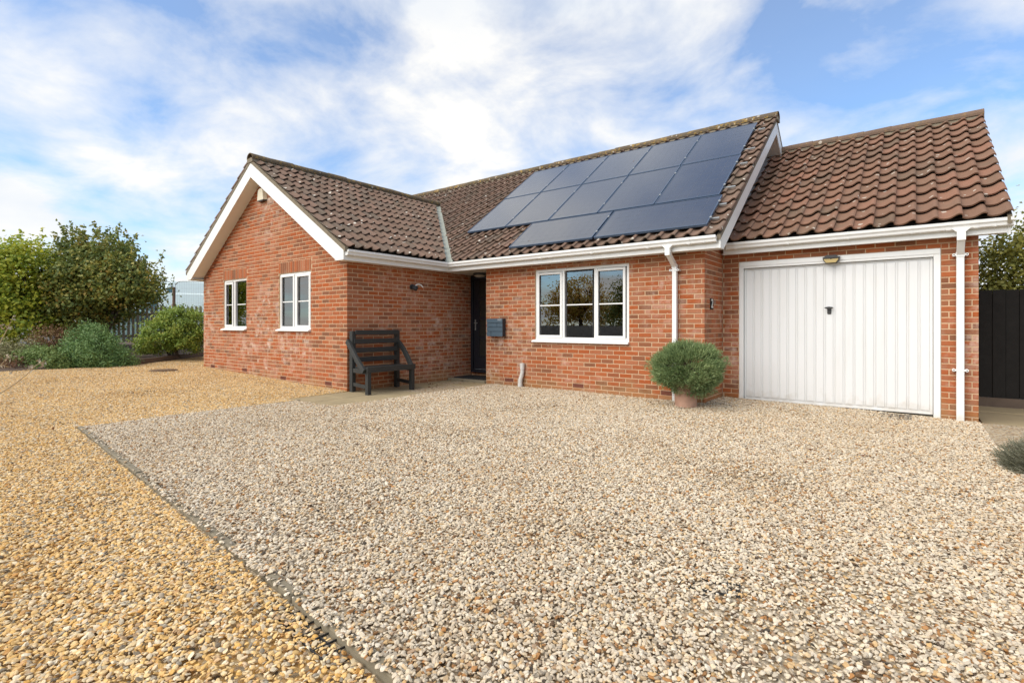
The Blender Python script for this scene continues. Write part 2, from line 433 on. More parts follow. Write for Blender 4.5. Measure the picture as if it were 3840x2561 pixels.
def stone_points(cond, sp, dmax, seed):
    rg = np.random.default_rng(seed)
    xs = np.arange(-14.2, 5.2, sp); ys = np.arange(-9.2, 2.4, sp)
    gx, gy = np.meshgrid(xs, ys); gx = gx + (np.arange(len(ys)) % 2)[:, None] * sp * 0.5
    gx = (gx + rg.uniform(-.45, .45, gx.shape) * sp).ravel(); gy = (gy + rg.uniform(-.45, .45, gy.shape) * sp).ravel()
    d = -(gx - CX) * SN + (gy - CY) * CS; r = (gx - CX) * CS + (gy - CY) * SN
    k = (d > 0.9) & (d < dmax) & (np.abs(r) < d * 1.02 + 0.9) & cond(gx, gy)
    k &= (d < 7) | (rg.uniform(0, 1, d.shape) < np.clip(1.3 - (d - 8) * 0.07, 0.6, 1))
    patch = np.sin(gx * 1.3 + 2 * np.sin(gy * .9)) * np.sin(gy * 1.7 + 1.5 * np.sin(gx * .8)) + .5 * np.sin(gx * 4.1 + gy * 2.3) * np.sin(gy * 3.7 - gx)
    k &= rg.uniform(0, 1, d.shape) > np.clip(patch - .35, 0, 1) * .55            # thinner, more worn patches
    gx, gy, d = gx[k], gy[k], d[k]
    lump = 0.006 * np.sin(gx * 2.1 + 1.3 * np.sin(gy * 1.7)) * np.cos(gy * 2.6 + 0.9 * np.sin(gx * 1.1))
    z = gzn(gx, gy) + 0.010 + rg.uniform(-.005, .006, gx.shape) + lump
    return np.stack([gx, gy, z], 1)
def gravel(name, pts, mat, base, label, cat, seed):
    me = bpy.data.meshes.new(name); me.vertices.add(len(pts)); me.vertices.foreach_set('co', pts.astype(np.float32).ravel()); me.update()
    o = obj(name, me, mat); tag(o, label, cat, None, 'stuff')
    ng = bpy.data.node_groups.new(name + '_scatter', 'GeometryNodeTree')
    ng.interface.new_socket('Geometry', in_out='INPUT', socket_type='NodeSocketGeometry')
    ng.interface.new_socket('Geometry', in_out='OUTPUT', socket_type='NodeSocketGeometry')
    n, l = ng.nodes, ng.links
    gi = n.new('NodeGroupInput'); go = n.new('NodeGroupOutput')
    join = n.new('GeometryNodeJoinGeometry')
    for k, (sx, sy, sz) in enumerate(((1.05, .72, .36), (1.0, .82, .48), (1.15, .58, .32), (1.1, .8, .28), (.9, .8, .55))):
        ico = n.new('GeometryNodeMeshIcoSphere'); ico.inputs['Radius'].default_value = base; ico.inputs['Subdivisions'].default_value = 2
        nz = n.new('ShaderNodeTexNoise'); nz.noise_dimensions = '4D'; nz.inputs['Scale'].default_value = 0.75 / base; nz.inputs['W'].default_value = seed + k * 3.7; nz.inputs['Detail'].default_value = 1
        pos = n.new('GeometryNodeInputPosition'); l.new(pos.outputs[0], nz.inputs['Vector'])
        sb = n.new('ShaderNodeVectorMath'); sb.operation = 'SUBTRACT'; l.new(nz.outputs['Color'], sb.inputs[0]); sb.inputs[1].default_value = (.5, .5, .5)
        sc = n.new('ShaderNodeVectorMath'); sc.operation = 'SCALE'; l.new(sb.outputs[0], sc.inputs[0]); sc.inputs['Scale'].default_value = base * 1.75
        sp = n.new('GeometryNodeSetPosition'); l.new(ico.outputs[0], sp.inputs[0]); l.new(sc.outputs[0], sp.inputs['Offset'])
        tf = n.new('GeometryNodeTransform'); tf.inputs['Scale'].default_value = (sx, sy, sz); l.new(sp.outputs[0], tf.inputs[0])
        sm = n.new('GeometryNodeSetMaterial'); sm.inputs['Material'].default_value = mat; l.new(tf.outputs[0], sm.inputs[0])
        ti = n.new('GeometryNodeGeometryToInstance'); l.new(sm.outputs[0], ti.inputs[0]); l.new(ti.outputs[0], join.inputs[0])
    iop = n.new('GeometryNodeInstanceOnPoints'); l.new(gi.outputs[0], iop.inputs['Points']); l.new(join.outputs[0], iop.inputs['Instance'])
    iop.inputs['Pick Instance'].default_value = True
    rv = n.new('FunctionNodeRandomValue'); rv.data_type = 'FLOAT_VECTOR'; rv.inputs[0].default_value = (-.55, -.55, 0); rv.inputs[1].default_value = (.55, .55, 6.283); rv.inputs['Seed'].default_value = seed
    l.new(rv.outputs[0], iop.inputs['Rotation'])
    rs = n.new('FunctionNodeRandomValue'); rs.data_type = 'FLOAT'; rs.inputs[2].default_value = 0.5; rs.inputs[3].default_value = 1.5; rs.inputs['Seed'].default_value = seed + 5
    l.new(rs.outputs[1], iop.inputs['Scale'])
    l.new(iop.outputs[0], go.inputs[0])
    md = o.modifiers.new('scatter', 'NODES'); md.node_group = ng
    return o
pp = stone_points(in_pale, 0.0134, 12.5, 3); pg = stone_points(in_gold, 0.0132, 16.0, 4)
rg = np.random.default_rng(77); sx = rg.uniform(-5.1, 1.9, 6000); sy = kerb_y(sx) - .02 + rg.uniform(-.035, .035, 6000)
pk_ = np.clip((sx > .45) * .6 + .10 + .45 * np.sin(sx * 1.9 + 1.0) * np.sin(sx * .7) + (np.abs(sx + .1) < .22) * 1.0, .03, 1)
kk = rg.uniform(0, 1, 6000) < pk_ * .55; sx, sy = sx[kk], sy[kk]; pp = np.concatenate([pp, np.stack([sx, sy, np.full(len(sx), .032)], 1)])
print('stones', len(pp), len(pg))
gravel('pale_gravel', pp, M['pale'], 0.0092, 'pale cream and grey gravel of the drive before the garage', 'gravel', 3)
gravel('golden_gravel', pg, M['gold'], 0.0093, 'golden ochre gravel left of the concrete edging', 'gravel', 9)

# ================================================================ the bungalow
H = thing('bungalow', (-4, 0, 0), 'red brick bungalow with brown pantiled roofs, white gutters and attached garage', 'house')
XW, YG, XL, XM, GY, XG = -5.384, -2.5, -11.365, -4.32, 0.93, 3.12
YD = 0.75
WZ = 2.30
# wing roof: ridge x, slope; main roof; garage roof
RX, WS, WE, WZE = -8.375, 0.64, -5.055, 2.465
MS, ME_, MZE, MRY = 0.745, -0.32, 2.440, 3.50
GS, GE, GZE, GRY = 0.657, 0.64, 2.462, 4.10
def zwing(x): return WZE + WS * (WE - x) if x > RX else WZE + WS * (WE - (2 * RX - x))
def zmain(y): return MZE + MS * ((y if y < MRY else 2 * MRY - y) - ME_)
def zgar(y): return GZE + GS * ((y if y < GRY else 2 * GRY - y) - GE)

BR = []      # every brick: (wall, axis, plane, u0, u1, z0, z1)
def brick_rows(wid, axis, plane, u0, u1, z0, z1, openings, phase, lim=None, air=()):
    k0 = math.floor(z0 / .075); k1 = math.ceil(z1 / .075)
    for k in range(k0, k1):
        za, zb = k * .075 + .006, k * .075 + .069
        if zb > z1 + .03: continue
        lo, hi = u0, u1
        if lim:
            lo, hi = lim(zb)
            if hi - lo < .1: continue
        off = phase + (0.1125 if k % 2 else 0.0)
        i0 = math.floor((lo - off) / .225) - 1
        u = off + i0 * .225
        while u < hi:
            a, b = max(u + .006, lo), min(u + .219, hi); u += .225
            if b - a < .03: continue
            segs = [(a, b, za, zb)]
            for (oa, ob, oz0, oz1) in openings:
                ns = []
                for (p, q, r, s_) in segs:
                    if q <= oa or p >= ob or s_ <= oz0 or r >= oz1: ns.append((p, q, r, s_)); continue
                    if p < oa: ns.append((p, oa - .004, r, s_))
                    if q > ob: ns.append((ob + .004, q, r, s_))
                    p2, q2 = max(p, oa), min(q, ob)
                    if s_ > oz1 + .012: ns.append((p2, q2, oz1 + .004, s_))
                    if r < oz0 - .012: ns.append((p2, q2, r, oz0 - .004))
                segs = ns
            for sg in segs:
                if sg[1] - sg[0] > .02 and sg[3] - sg[2] > .01: BR.append((wid, axis, plane) + sg)
def slab_wall(name, axis, plane, u0, u1, z0, z1, openings, label=None, th=.26, rec=.004):
    b = MB()
    us = sorted({u0, u1, *[o[0] for o in openings], *[o[1] for o in openings]}); zs = sorted({z0, z1, *[o[2] for o in openings], *[o[3] for o in openings]})
    us = [u for u in us if u0 <= u <= u1]; zs = [z for z in zs if z0 <= z <= z1]
    for a, c in zip(us, us[1:]):
        for p, q in zip(zs, zs[1:]):
            if any(o[0] <= a and c <= o[1] and o[2] <= p and q <= o[3] for o in openings): continue
            if axis == 'x': b.box(a, c, plane + rec, plane + th, p, q)
            else: b.box(plane - th, plane - rec, a, c, p, q)
    o = b.build(name, M['mortar'], H)
    if label: o['label'] = label
    return o
# openings
W1 = (-10.256, -9.133, 1.05, 2.212); W2 = (-7.72, -6.552, 1.05, 2.212)
WM = (-3.112, -1.223, .855, 2.198)
GD = (.251, 2.751, -.3, 2.188)
AIR_G = [(-10.84, .187), (-9.216, .166), (-7.558, .149), (-5.964, .115)]
AIR_M = [(-3.731, .109), (-2.185, .107), (-.572, .100)]
def soldier(o): return (o[0] - .02, o[1] + .02, o[3], o[3] + .225)
def snapz(z): k = math.floor(z / .075); return k * .075
ag = [(x - .112, x + .112, snapz(z) + .002, snapz(z) + .073) for x, z in AIR_G]
am = [(x - .112, x + .112, snapz(z) + .002, snapz(z) + .073) for x, z in AIR_M]
og = [W1, W2, soldier(W1), soldier(W2)] + ag
def glim(z):
    if z < 2.2: return XL, XW
    t = (4.50 - z) / WS; return max(XL, RX - t), min(XW, RX + t)
brick_rows(0, 'x', YG, XL, XW, -.1, 4.5, og, 0.02, glim)
brick_rows(1, 'y', XW, YG, YD, -.1, WZ, [], YG - .1125)
brick_rows(2, 'x', 0.0, XM, 0.0, -.1, WZ, [WM] + am, XM)
brick_rows(3, 'y', 0.0, 0.0, GY, -.1, WZ + .2, [], 0.1125)
brick_rows(3, 'y', 0.0, 2.6, 4.6, 4.0, 5.3, [], 0.1125, lambda z: (max(2.6, (z - MZE) / MS + ME_ + .4), 2 * MRY - ((z - MZE) / MS + ME_) - .4))
brick_rows(4, 'x', GY, 0.0, XG, -.16, WZ + .08, [GD], 0.02)
brick_rows(5, 'x', YD, XW, XM, -.1, .13, [], 0.05)
for o in (W1, W2):                      # soldier lintels
    n = int((o[1] - o[0] + .04) / .075); st = (o[1] - o[0] + .04) / n
    for i in range(n): BR.append((0, 'x', YG, o[0] - .02 + i * st + .005, o[0] - .02 + (i + 1) * st - .005, o[3] + .006, o[3] + .221))
walls = [slab_wall('gable_wall', 'x', YG, XL, XW - .004, -.15, WZ, [W1, W2], 'gable end wall with two small white windows'),
         slab_wall('side_wall', 'y', XW, YG + .26, YD, -.15, WZ, [], 'darker side wall behind the black bench'),
         slab_wall('front_wall', 'x', 0.0, XM, -.004, -.15, WZ, [WM], 'front wall with the wide three-light window'),
         slab_wall('return_wall', 'y', 0.0, .26, GY + .3, -.15, WZ + .3, [], 'short return wall carrying the house number'),
         slab_wall('garage_wall', 'x', GY, 0.0, XG, -.2, WZ + .08, [GD], 'garage front wall around the white door'),
         slab_wall('porch_wall', 'x', YD, XW, XM, -.15, .13, [])]
b = MB(); b.prism([(XL + .3, YG + .004, WZ), (XW - .3, YG + .004, WZ), (RX, YG + .004, 4.50)], (0, .25, 0)); gw = b.build('gable_infill', M['mortar'], H)
b = MB(); b.prism([(-.004, GY, 2.3), (-.004, 7.0, 2.3), (-.004, MRY, 5.12)], (-.25, 0, 0)); b.build('gable_infill', M['mortar'], H)
for q in ((XM, XM + .25, .27, YD + .1, -.1, WZ), (XL, XL + .25, YG + .27, 6.5, -.1, WZ), (XG - .25, XG, GY + .27, 7.2, -.2, WZ)):
    b = MB(); b.box(*q); b.build('plain_wall', M['brick'], H)
# bricks: the 300 that show largest as parts, the rest one mesh
def brick_geo(Lx, Hz, back=.03, c=.004):
    v = [(c, 0, c), (Lx - c, 0, c), (Lx - c, 0, Hz - c), (c, 0, Hz - c), (0, c, 0), (Lx, c, 0), (Lx, c, Hz), (0, c, Hz), (0, back, 0), (Lx, back, 0), (Lx, back, Hz), (0, back, Hz)]
    f = [(0, 1, 2, 3)] + [(i, i + 4, (i + 1) % 4 + 4, (i + 1) % 4) for i in range(4)] + [(i + 4, i + 8, (i + 1) % 4 + 8, (i + 1) % 4 + 4) for i in range(4)]
    return v, f
def bpos(b): return ((b[3] + b[4]) / 2, b[2]) if b[1] == 'x' else (b[2], (b[3] + b[4]) / 2)
def bscore(b):
    x, y = bpos(b); d = depth(x, y)
    return (b[4] - b[3]) * (b[6] - b[5]) / d ** 2 * (1.0 if b[1] == 'x' else .45)
vis = [b for b in BR if not (b[0] == 3 and b[3] > GY)]
top = set(id(b) for b in sorted(vis, key=bscore, reverse=True)[:300])
bm_cache = {}; rest = MB(); nrest = 0
for b in BR:
    wid, axis, pl, a, c, z0, z1 = b
    jig = random.uniform(-.002, .0015)
    if id(b) in top:
        key = (round(c - a, 3), round(z1 - z0, 3))
        if key not in bm_cache:
            v, f = brick_geo(*key); me = bpy.data.meshes.new('brick'); me.from_pydata(v, [], f); me.materials.append(M['brick']); bm_cache[key] = me
        o = bpy.data.objects.new('brick', bm_cache[key]); COL.objects.link(o)
        o.location = (a, pl + jig, z0) if axis == 'x' else (pl - jig, a, z0)
        o.rotation_euler = (random.uniform(-.004, .004), random.uniform(-.006, .006), 0 if axis == 'x' else R(90))
        o.parent = walls[wid]
    else:
        v, f = brick_geo(c - a, z1 - z0); k = len(rest.v); tw = random.uniform(-.006, .006)
        for x, y, z in v:
            z = z + (x - (c - a) / 2) * tw
            rest.v.append((a + x, pl + y + jig, z0 + z) if axis == 'x' else (pl - y - jig, a + x, z0 + z))
        for q in f: rest.face([k + i for i in q])
tag(rest.build('brickwork', M['brick'], H, fix=False), kind='stuff')
# air bricks
for lst, pl in ((AIR_G, YG), (AIR_M, 0.0)):
    for x, z in lst:
        z0 = snapz(z) + .005; b = MB(); b.box(x - .107, x + .107, pl + .0015, pl + .05, z0, z0 + .065)
        for i in range(6): b.box(x - .100 + i * .0345, x - .100 + i * .0345 + .008, pl - .003, pl + .001, z0 + .004, z0 + .061)
        b.box(x - .107, x + .107, pl - .0035, pl + .001, z0, z0 + .006); b.box(x - .107, x + .107, pl - .0035, pl + .001, z0 + .059, z0 + .065)
        b.build('air_brick', M['airbrick'], H)

# ---------------------------------------------------------------- roofs
TW, TG = .228, .330
TWS = {'gar': .228, 'main': .217, 'wing': .180, 'left': .180}
PROF = [(-.01, .020), (.09, .006), (.20, 0), (.36, .001), (.50, .009), (.63, .026), (.74, .044), (.84, .055), (.93, .054), (1.01, .040)]
def tile_geo(w=TW, ln=TG + .03, lift=.048, th=.021):
    n = len(PROF); v = []; f = []; sm = []
    for t, z in PROF: v.append((t * w, 0, z + lift))
    for t, z in PROF: v.append((t * w, ln, z + .002))
    for i in range(n - 1): f.append((i, i + 1, n + i + 1, n + i)); sm.append(True)
    k = len(v)
    for t, z in PROF: v.append((t * w, 0, z + lift))
    for t, z in PROF: v.append((t * w, 0.004, z + lift - th))
    for i in range(n - 1): f.append((k + n + i, k + n + i + 1, k + i + 1, k + i)); sm.append(False)
    k = len(v)
    v += [(1.01 * w, 0, PROF[-1][1] + lift), (1.01 * w, ln, PROF[-1][1] + .002), (1.01 * w, ln, -.01), (1.01 * w, 0, PROF[-1][1] + lift - .03)]
    f.append((k, k + 3, k + 2, k + 1)); sm.append(False)
    return v, f, sm
TV, TF, TSM = tile_geo()
def axes(kind):
    if kind == 'main': a = math.atan(MS); return Vector((1, 0, 0)), Vector((0, math.cos(a), math.sin(a))), Vector((0, -math.sin(a), math.cos(a)))
    if kind == 'gar': a = math.atan(GS); return Vector((1, 0, 0)), Vector((0, math.cos(a), math.sin(a))), Vector((0, -math.sin(a), math.cos(a)))
    a = math.atan(WS)
    if kind == 'wing': return Vector((0, 1, 0)), Vector((-math.cos(a), 0, math.sin(a))), Vector((math.sin(a), 0, math.cos(a)))
    return Vector((0, -1, 0)), Vector((math.cos(a), 0, math.sin(a))), Vector((-math.sin(a), 0, math.cos(a)))
VA = Vector((WE, ME_, 2.46)); VB = Vector((RX, ME_ + (zwing(RX) - MZE) / MS, zwing(RX)))   # the valley line
vd = Vector((VB.x - VA.x, VB.y - VA.y, 0)).normalized(); vn = Vector((-vd.y, vd.x, 0))
if vn.dot(Vector((0, 1, 0))) < 0: vn = -vn          # points to the main roof's side (right / back)
TILES = []
def lay(kind, org, u0, ncol, nrow, red, clip=None, gap=.06):
    U, V, Nn = axes(kind); TW = TWS[kind]
    for j in range(nrow):
        for i in range(ncol):
            p = Vector(org) + U * (u0 + i * TW) + V * (j * TG)
            cs = [p, p + U * TW, p + V * TG, p + U * TW + V * TG]
            crossing = False
            if clip:
                d = [(c - VA).dot(vn) * clip - gap for c in cs]
                inside = [q > 0 for q in d]
                if clip > 0 and p.x < RX:
                    if min(c.y for c in cs) < VB.y - .45: continue
                elif clip > 0 or True:
                    if not any(inside): continue
                    crossing = not all(inside)
            TILES.append((kind, p, red, crossing, clip))
lay('gar', (0, GE, GZE), -.015, 15, 13, True)
nm = 49
lay('main', (0, ME_, MZE), .33 - nm * TWS['main'], nm, 15, False, clip=1)
lay('wing', (WE, 0, WZE), -2.775, 31, 12, False, clip=-1)
lay('left', (2 * RX - WE, 0, WZE), 2.775 - 3 * TWS['left'], 3, 12, False)
RF = {}
def deck(name, quad, nrm, lab):
    b = MB(); b.prism([Vector(q) - Vector(nrm) * .012 for q in quad], -Vector(nrm) * .05)
    o = b.build(name, M['felt'], H); o['label'] = lab; return o
yR = 9.0
U, V, Nn = axes('main')
RF['main'] = deck('roof', [(.30, ME_ + .12, MZE + .12 * MS), VA + Vector((0, .12, .12 * MS)), VB, (-12.5, VB.y, VB.z), (-12.5, MRY, zmain(MRY)), (.30, MRY, zmain(MRY))], Nn, 'main roof slope carrying the solar panels')
U, V, Nn = axes('gar')
RF['gar'] = deck('roof', [(0.0, GE + .12, GZE + .12 * GS), (3.38, GE + .12, GZE + .12 * GS), (3.38, GRY, zgar(GRY)), (0.0, GRY, zgar(GRY))], Nn, 'garage roof slope of redder pantiles')
U, V, Nn = axes('wing')
RF['wing'] = deck('roof', [(WE - .12, -2.74, WZE + .12 * WS), (WE - .12, ME_, WZE + .12 * WS), VB, (RX, -2.74, zwing(RX))], Nn, 'front wing roof slope of dark brown pantiles')
U, V, Nn = axes('left')
RF['left'] = deck('roof', [(2 * RX - WE, -2.74, WZE), (RX, -2.74, zwing(RX)), (RX, 3.5, zwing(RX)), (2 * RX - WE, 3.5, WZE)], Nn, 'far slope of the front wing roof')
b = MB(); b.prism([(.30, MRY, zmain(MRY)), (-12.5, MRY, zmain(MRY)), (-12.5, 7.3, zmain(7.3)), (.30, 7.3, zmain(7.3))], (0, 0, -.06)); b.build('roof_back', M['felt'], H)
b = MB(); b.prism([(0, GRY, zgar(GRY)), (3.38, GRY, zgar(GRY)), (3.38, 7.5, zgar(7.5)), (0, 7.5, zgar(7.5))], (0, 0, -.06)); b.build('roof_back', M['felt'], H)
TM = {}; TVK = {}
for kd, wd in TWS.items():
    TVK[kd] = [(x * wd / TW, y, z * (1 if wd > .2 else .9)) for x, y, z in TV]
    me = bpy.data.meshes.new('roof_tile'); me.from_pydata(TVK[kd], [], TF); me.polygons.foreach_set('use_smooth', TSM)
    me.materials.append(M['tile_red' if kd == 'gar' else 'tile']); TM[kd] = me
def tscore(t):
    if t[3] or t[0] == 'left': return -1
    p = t[1]
    if t[0] == 'main' and -5.4 < p.x < -.1 and 2.75 < p.z < 5.0: return -.5     # under the solar panels
    return 1 / depth(p.x, p.y)
tops = set(id(t) for t in sorted(TILES, key=tscore, reverse=True)[:300])
tf = MB(); tsm = []
for t in TILES:
    kind, p, red, crossing, clip = t
    U, V, Nn = axes(kind)
    tw = random.uniform(-.016, .016); dz = random.uniform(-.003, .007) + (.012 if random.random() < .03 else 0)
    if id(t) in tops:
        o = bpy.data.objects.new('roof_tile', TM[kind]); COL.objects.link(o)
        mt = Matrix((U, V, Nn)).transposed().to_4x4(); mt.translation = p + Nn * dz
        o.matrix_basis = mt @ Matrix.Rotation(tw, 4, 'Z'); o.parent = RF[kind]
    else:
        vs = [p + U * (x - y * tw) + V * (y + x * tw) + Nn * (z + dz) for x, y, z in TVK[kind]]; fs = TF; sms = TSM
        if crossing:
            bm = bmesh.new(); bv = [bm.verts.new(q) for q in vs]
            for q, s_ in zip(TF, TSM):
                fc = bm.faces.new([bv[i] for i in q]); fc.smooth = s_
            nn = vn * clip
            bmesh.ops.bisect_plane(bm, geom=bm.verts[:] + bm.edges[:] + bm.faces[:], plane_co=VA + nn * .06, plane_no=-nn, clear_outer=True)
            bm.verts.index_update(); vs = [v.co.copy() for v in bm.verts]; fs = [tuple(v.index for v in f.verts) for f in bm.faces]; sms = [f.smooth for f in bm.faces]; bm.free()
            if not fs: continue
        k = len(tf.v); tf.v += [tuple(q) for q in vs]; tf.cur = 1 if red else 0
        for q, s_ in zip(fs, sms): tf.face([k + i for i in q]); tsm.append(s_)
me = tf.mesh('roof_tiles'); me.polygons.foreach_set('use_smooth', tsm)
tag(obj('roof_tiles', me, [M['tile'], M['tile_red']], H), kind='stuff')
# ridge tiles
def ridge(p0, p1, roof, mat, step=.44, r=.125):
    p0, p1 = Vector(p0), Vector(p1); d = (p1 - p0); n = max(1, round(d.length / step)); st = d / n; d.normalize(); s_ = d.cross(Vector((0, 0, 1)))
    for i in range(n):
        a = p0 + st * i; e_ = p0 + st * (i + 1) + d * .015; b = MB()
        dz = Vector((0, 0, random.uniform(-.006, .010))); dz2 = Vector((0, 0, random.uniform(-.006, .010)))
        pr = [(r * math.cos(R(q)), r * .82 * math.sin(R(q))) for q in (-12, 10, 32, 55, 75, 90, 105, 125, 148, 170, 192)]
        pr += [(x * .85, y * .85) for x, y in reversed(pr)]
        k = (a + dz, e_ + dz2)
        b.sweep(pr, k, lambda j: (k[j], s_, (0, 0, 1)))
        b.build('ridge_tile', mat, roof)
        c = MB(); c.sweep([(-.125, -.085), (.125, -.085), (.10, .0), (-.10, .0)], k, lambda j: (k[j] + Vector((0, 0, -.01)), s_, (0, 0, 1)))
        c.build('ridge_bedding', M['bedding'], roof)
ridge((-12.4, MRY, zmain(MRY) + .045), (.335, MRY, zmain(MRY) + .045), RF['main'], M['ridge'])
ridge((0.0, GRY, zgar(GRY) + .045), (3.405, GRY, zgar(GRY) + .045), RF['gar'], M['ridge2'])
ridge((RX, -2.785, zwing(RX) + .04), (RX, VB.y + .05, zwing(RX) + .04), RF['wing'], M['ridge'])
# valley liner
b = MB()
for i in range(5):
    a = VA.lerp(VB, i / 5 - (.02 if i == 0 else 0)); e_ = VA.lerp(VB, (i + 1) / 5)
    pr = [(-.085, .045), (-.05, .018), (0, .010), (.05, .018), (.085, .045), (.05, .006), (0, -.004), (-.05, .006)]
    k = (a + Vector((0, 0, .025 + .004 * (i % 2))), e_ + Vector((0, 0, .028 + .004 * (i % 2))))
    b.sweep(pr, k, lambda j: (k[j], vn, (0, 0, 1)))
b.build('valley_liner', M['valley'], H)

# ---------------------------------------------------------------- eaves, gutters, verges
FX, FY, FGY = -5.104, -.28, .75
GUT = [(0, .012), (.006, 0), (.062, 0), (.08, .010), (.086, .040), (.096, .052), (.106, .060), (.108, .098), (.102, .098), (.098, .088), (.006, .088)]
def gutter_run(path, outs, z, brackets, par, name='gutter'):
    b = MB(); b.sweep(GUT, path, lambda i: (Vector((*path[i], z)), Vector((*outs[i], 0)), (0, 0, 1)))
    g_ = b.build(name, M['upvc'], par)
    GB = [(x * 1.04 + .001, y if y > .02 else y - .006) for x, y in GUT]
    for (x, y), (ox, oy), wd in brackets:
        t = Vector((-oy, ox, 0)); c = MB(); k = (Vector((x, y, z)) - t * wd / 2, Vector((x, y, z)) + t * wd / 2)
        c.sweep(GB, k, lambda i: (k[i], Vector((ox, oy, 0)), (0, 0, 1))); c.build('gutter_clip', M['upvc'], g_)
    return g_
FB = [(0, 0), (0, .17), (-.022, .17), (-.022, 0)]
path = [(FX, -2.74), (FX, FY), (.29, FY)]; outs = [(1, 0), (1, -1), (0, -1)]
b = MB(); b.sweep(FB, path, lambda i: (Vector((*path[i], 2.275)), Vector((*outs[i], 0)), (0, 0, 1))); b.build('fascia_board', M['fascia'], H)
gp = [(FX, -2.735), (FX, FY), (.27, FY)]
gutter_run(gp, outs, 2.352, [((FX, y), (1, 0), .035) for y in (-2.6, -1.75, -1.05)] + [((FX, -2.2), (1, 0), .02)] +
           [((x, FY), (0, -1), w_) for x, w_ in ((-3.6, .02), (-2.75, .05), (-1.72, .05), (-.75, .05), (-.12, .05), (.1, .02))], H)
gpath = [(.06, FGY), (3.38, FGY)]; gout = [(0, -1), (0, -1)]
b = MB(); b.sweep(FB, gpath, lambda i: (Vector((*gpath[i], 2.300)), Vector((0, -1, 0)), (0, 0, 1))); b.build('fascia_board', M['fascia'], H)
gutter_run([(.12, FGY), (3.415, FGY)], gout, 2.372, [((x, FGY), (0, -1), w_) for x, w_ in ((.25, .05), (1.0, .02), (1.75, .02), (2.45, .02), (2.82, .05), (3.08, .05), (3.25, .02), (3.40, .03))], H)
b = MB()
b.box(XW - .01, FX - .022, -2.74, FY, 2.287, 2.297); b.box(XW - .01, .27, FY + .022, .03, 2.287, 2.297); b.box(XW - .01, XM + .02, .03, YD + .1, 2.287, 2.297)
b.box(.03, 3.36, FGY + .022, GY + .03, 2.312, 2.322); b.build('soffit', M['soffit'], H)
# bargeboards, wing gable
def lerp2(z_): return (4.24 - z_) / WS
for sgn in (1, -1):
    b = MB(); off = 3.275
    pts = [(0, 4.54), (off, 4.54 - WS * off), (off, 2.278), (lerp2(2.278), 2.278), (0, 4.24)]
    b.prism([(RX + sgn * x, -2.765, z) for x, z in pts], (0, .022, 0)); b.build('bargeboard', M['fascia'], H)
    b = MB(); pts = [(0, 4.29), (lerp2(2.288) + .03, 2.315), (lerp2(2.288) + .02, 2.29), (0, 4.26)]
    b.prism([(RX + sgn * x, -2.743, z) for x, z in pts], (0, .26, 0)); b.build('verge_soffit', M['soffit'], H)
    b = MB(); pts = [(0, 4.615), (3.33, 4.615 - WS * 3.33 + .005), (3.33, 4.54 - WS * 3.33), (0, 4.535)]
    b.prism([(RX + sgn * x, -2.772, z) for x, z in pts], (0, .06, 0)); b.build('verge_mortar', M['bedding'], H)
b = MB(); b.box(2 * RX - FX - .0, 2 * RX - FX + .022, -2.74, 3, 2.275, 2.445); b.build('fascia_board', M['fascia'], H)
b = MB(); b.box(2 * RX - FX + .022, XL + .02, -2.74, 3, 2.287, 2.297); b.build('soffit', M['soffit'], H)
gutter_run([(2 * RX - FX, -2.735), (2 * RX - FX, 3)], [(-1, 0), (-1, 0)], 2.352, [], H)
# bargeboards, main gable beside the garage
def zm(y): return MZE - .05 + MS * (y - ME_)
lowy = (2.268 + .25 - MZE + .05) / MS + ME_
b = MB(); pts = [(FY - .02, zm(FY - .02)), (MRY, zm(MRY)), (MRY, zm(MRY) - .25), (lowy, 2.268), (FY - .02, 2.268)]
b.prism([(.292, y, z) for y, z in pts], (.022, 0, 0)); b.build('bargeboard', M['fascia'], H)
b = MB(); pts = [(7.28, zmain(7.28) - .05), (MRY, zm(MRY)), (MRY, zm(MRY) - .25), (7.28, zmain(7.28) - .30)]
b.prism([(.292, y, z) for y, z in pts], (.022, 0, 0)); b.build('bargeboard', M['fascia'], H)
b = MB(); b.prism([(0.0, lowy, 2.287), (0.0, MRY, zm(MRY) - .235), (0.0, MRY, zm(MRY) - .215), (0.0, lowy - .02, 2.305)], (.292, 0, 0))
b.prism([(0.0, 7.2, zmain(7.2) - .285), (0.0, MRY, zm(MRY) - .235), (0.0, MRY, zm(MRY) - .215), (0.0, 7.2, zmain(7.2) - .265)], (.292, 0, 0)); b.build('verge_soffit', M['soffit'], H)
b = MB(); b.prism([(.27, ME_, MZE + .012), (.27, MRY, zmain(MRY) + .012), (.27, MRY, zm(MRY)), (.27, ME_, zm(ME_))], (.05, 0, 0))
b.prism([(.27, 7.3, zmain(7.3) + .012), (.27, MRY, zmain(MRY) + .012), (.27, MRY, zm(MRY)), (.27, 7.3, zmain(7.3) - .05)], (.05, 0, 0)); b.build('verge_mortar', M['bedding'], H)
# garage verge
b = MB(); b.prism([(3.372, GE + .1, GZE - .01), (3.372, GRY, zgar(GRY) - .06), (3.372, GRY, zgar(GRY) - .24), (3.372, GE + .1, GZE - .19)], (.022, 0, 0)); b.build('bargeboard', M['fascia'], H)
b = MB(); b.prism([(3.355, GE, GZE + .030), (3.355, GRY, zgar(GRY) + .030), (3.355, GRY, zgar(GRY) - .07), (3.355, GE, GZE - .07)], (.043, 0, 0)); b.build('verge_mortar', M['bedding'], H)
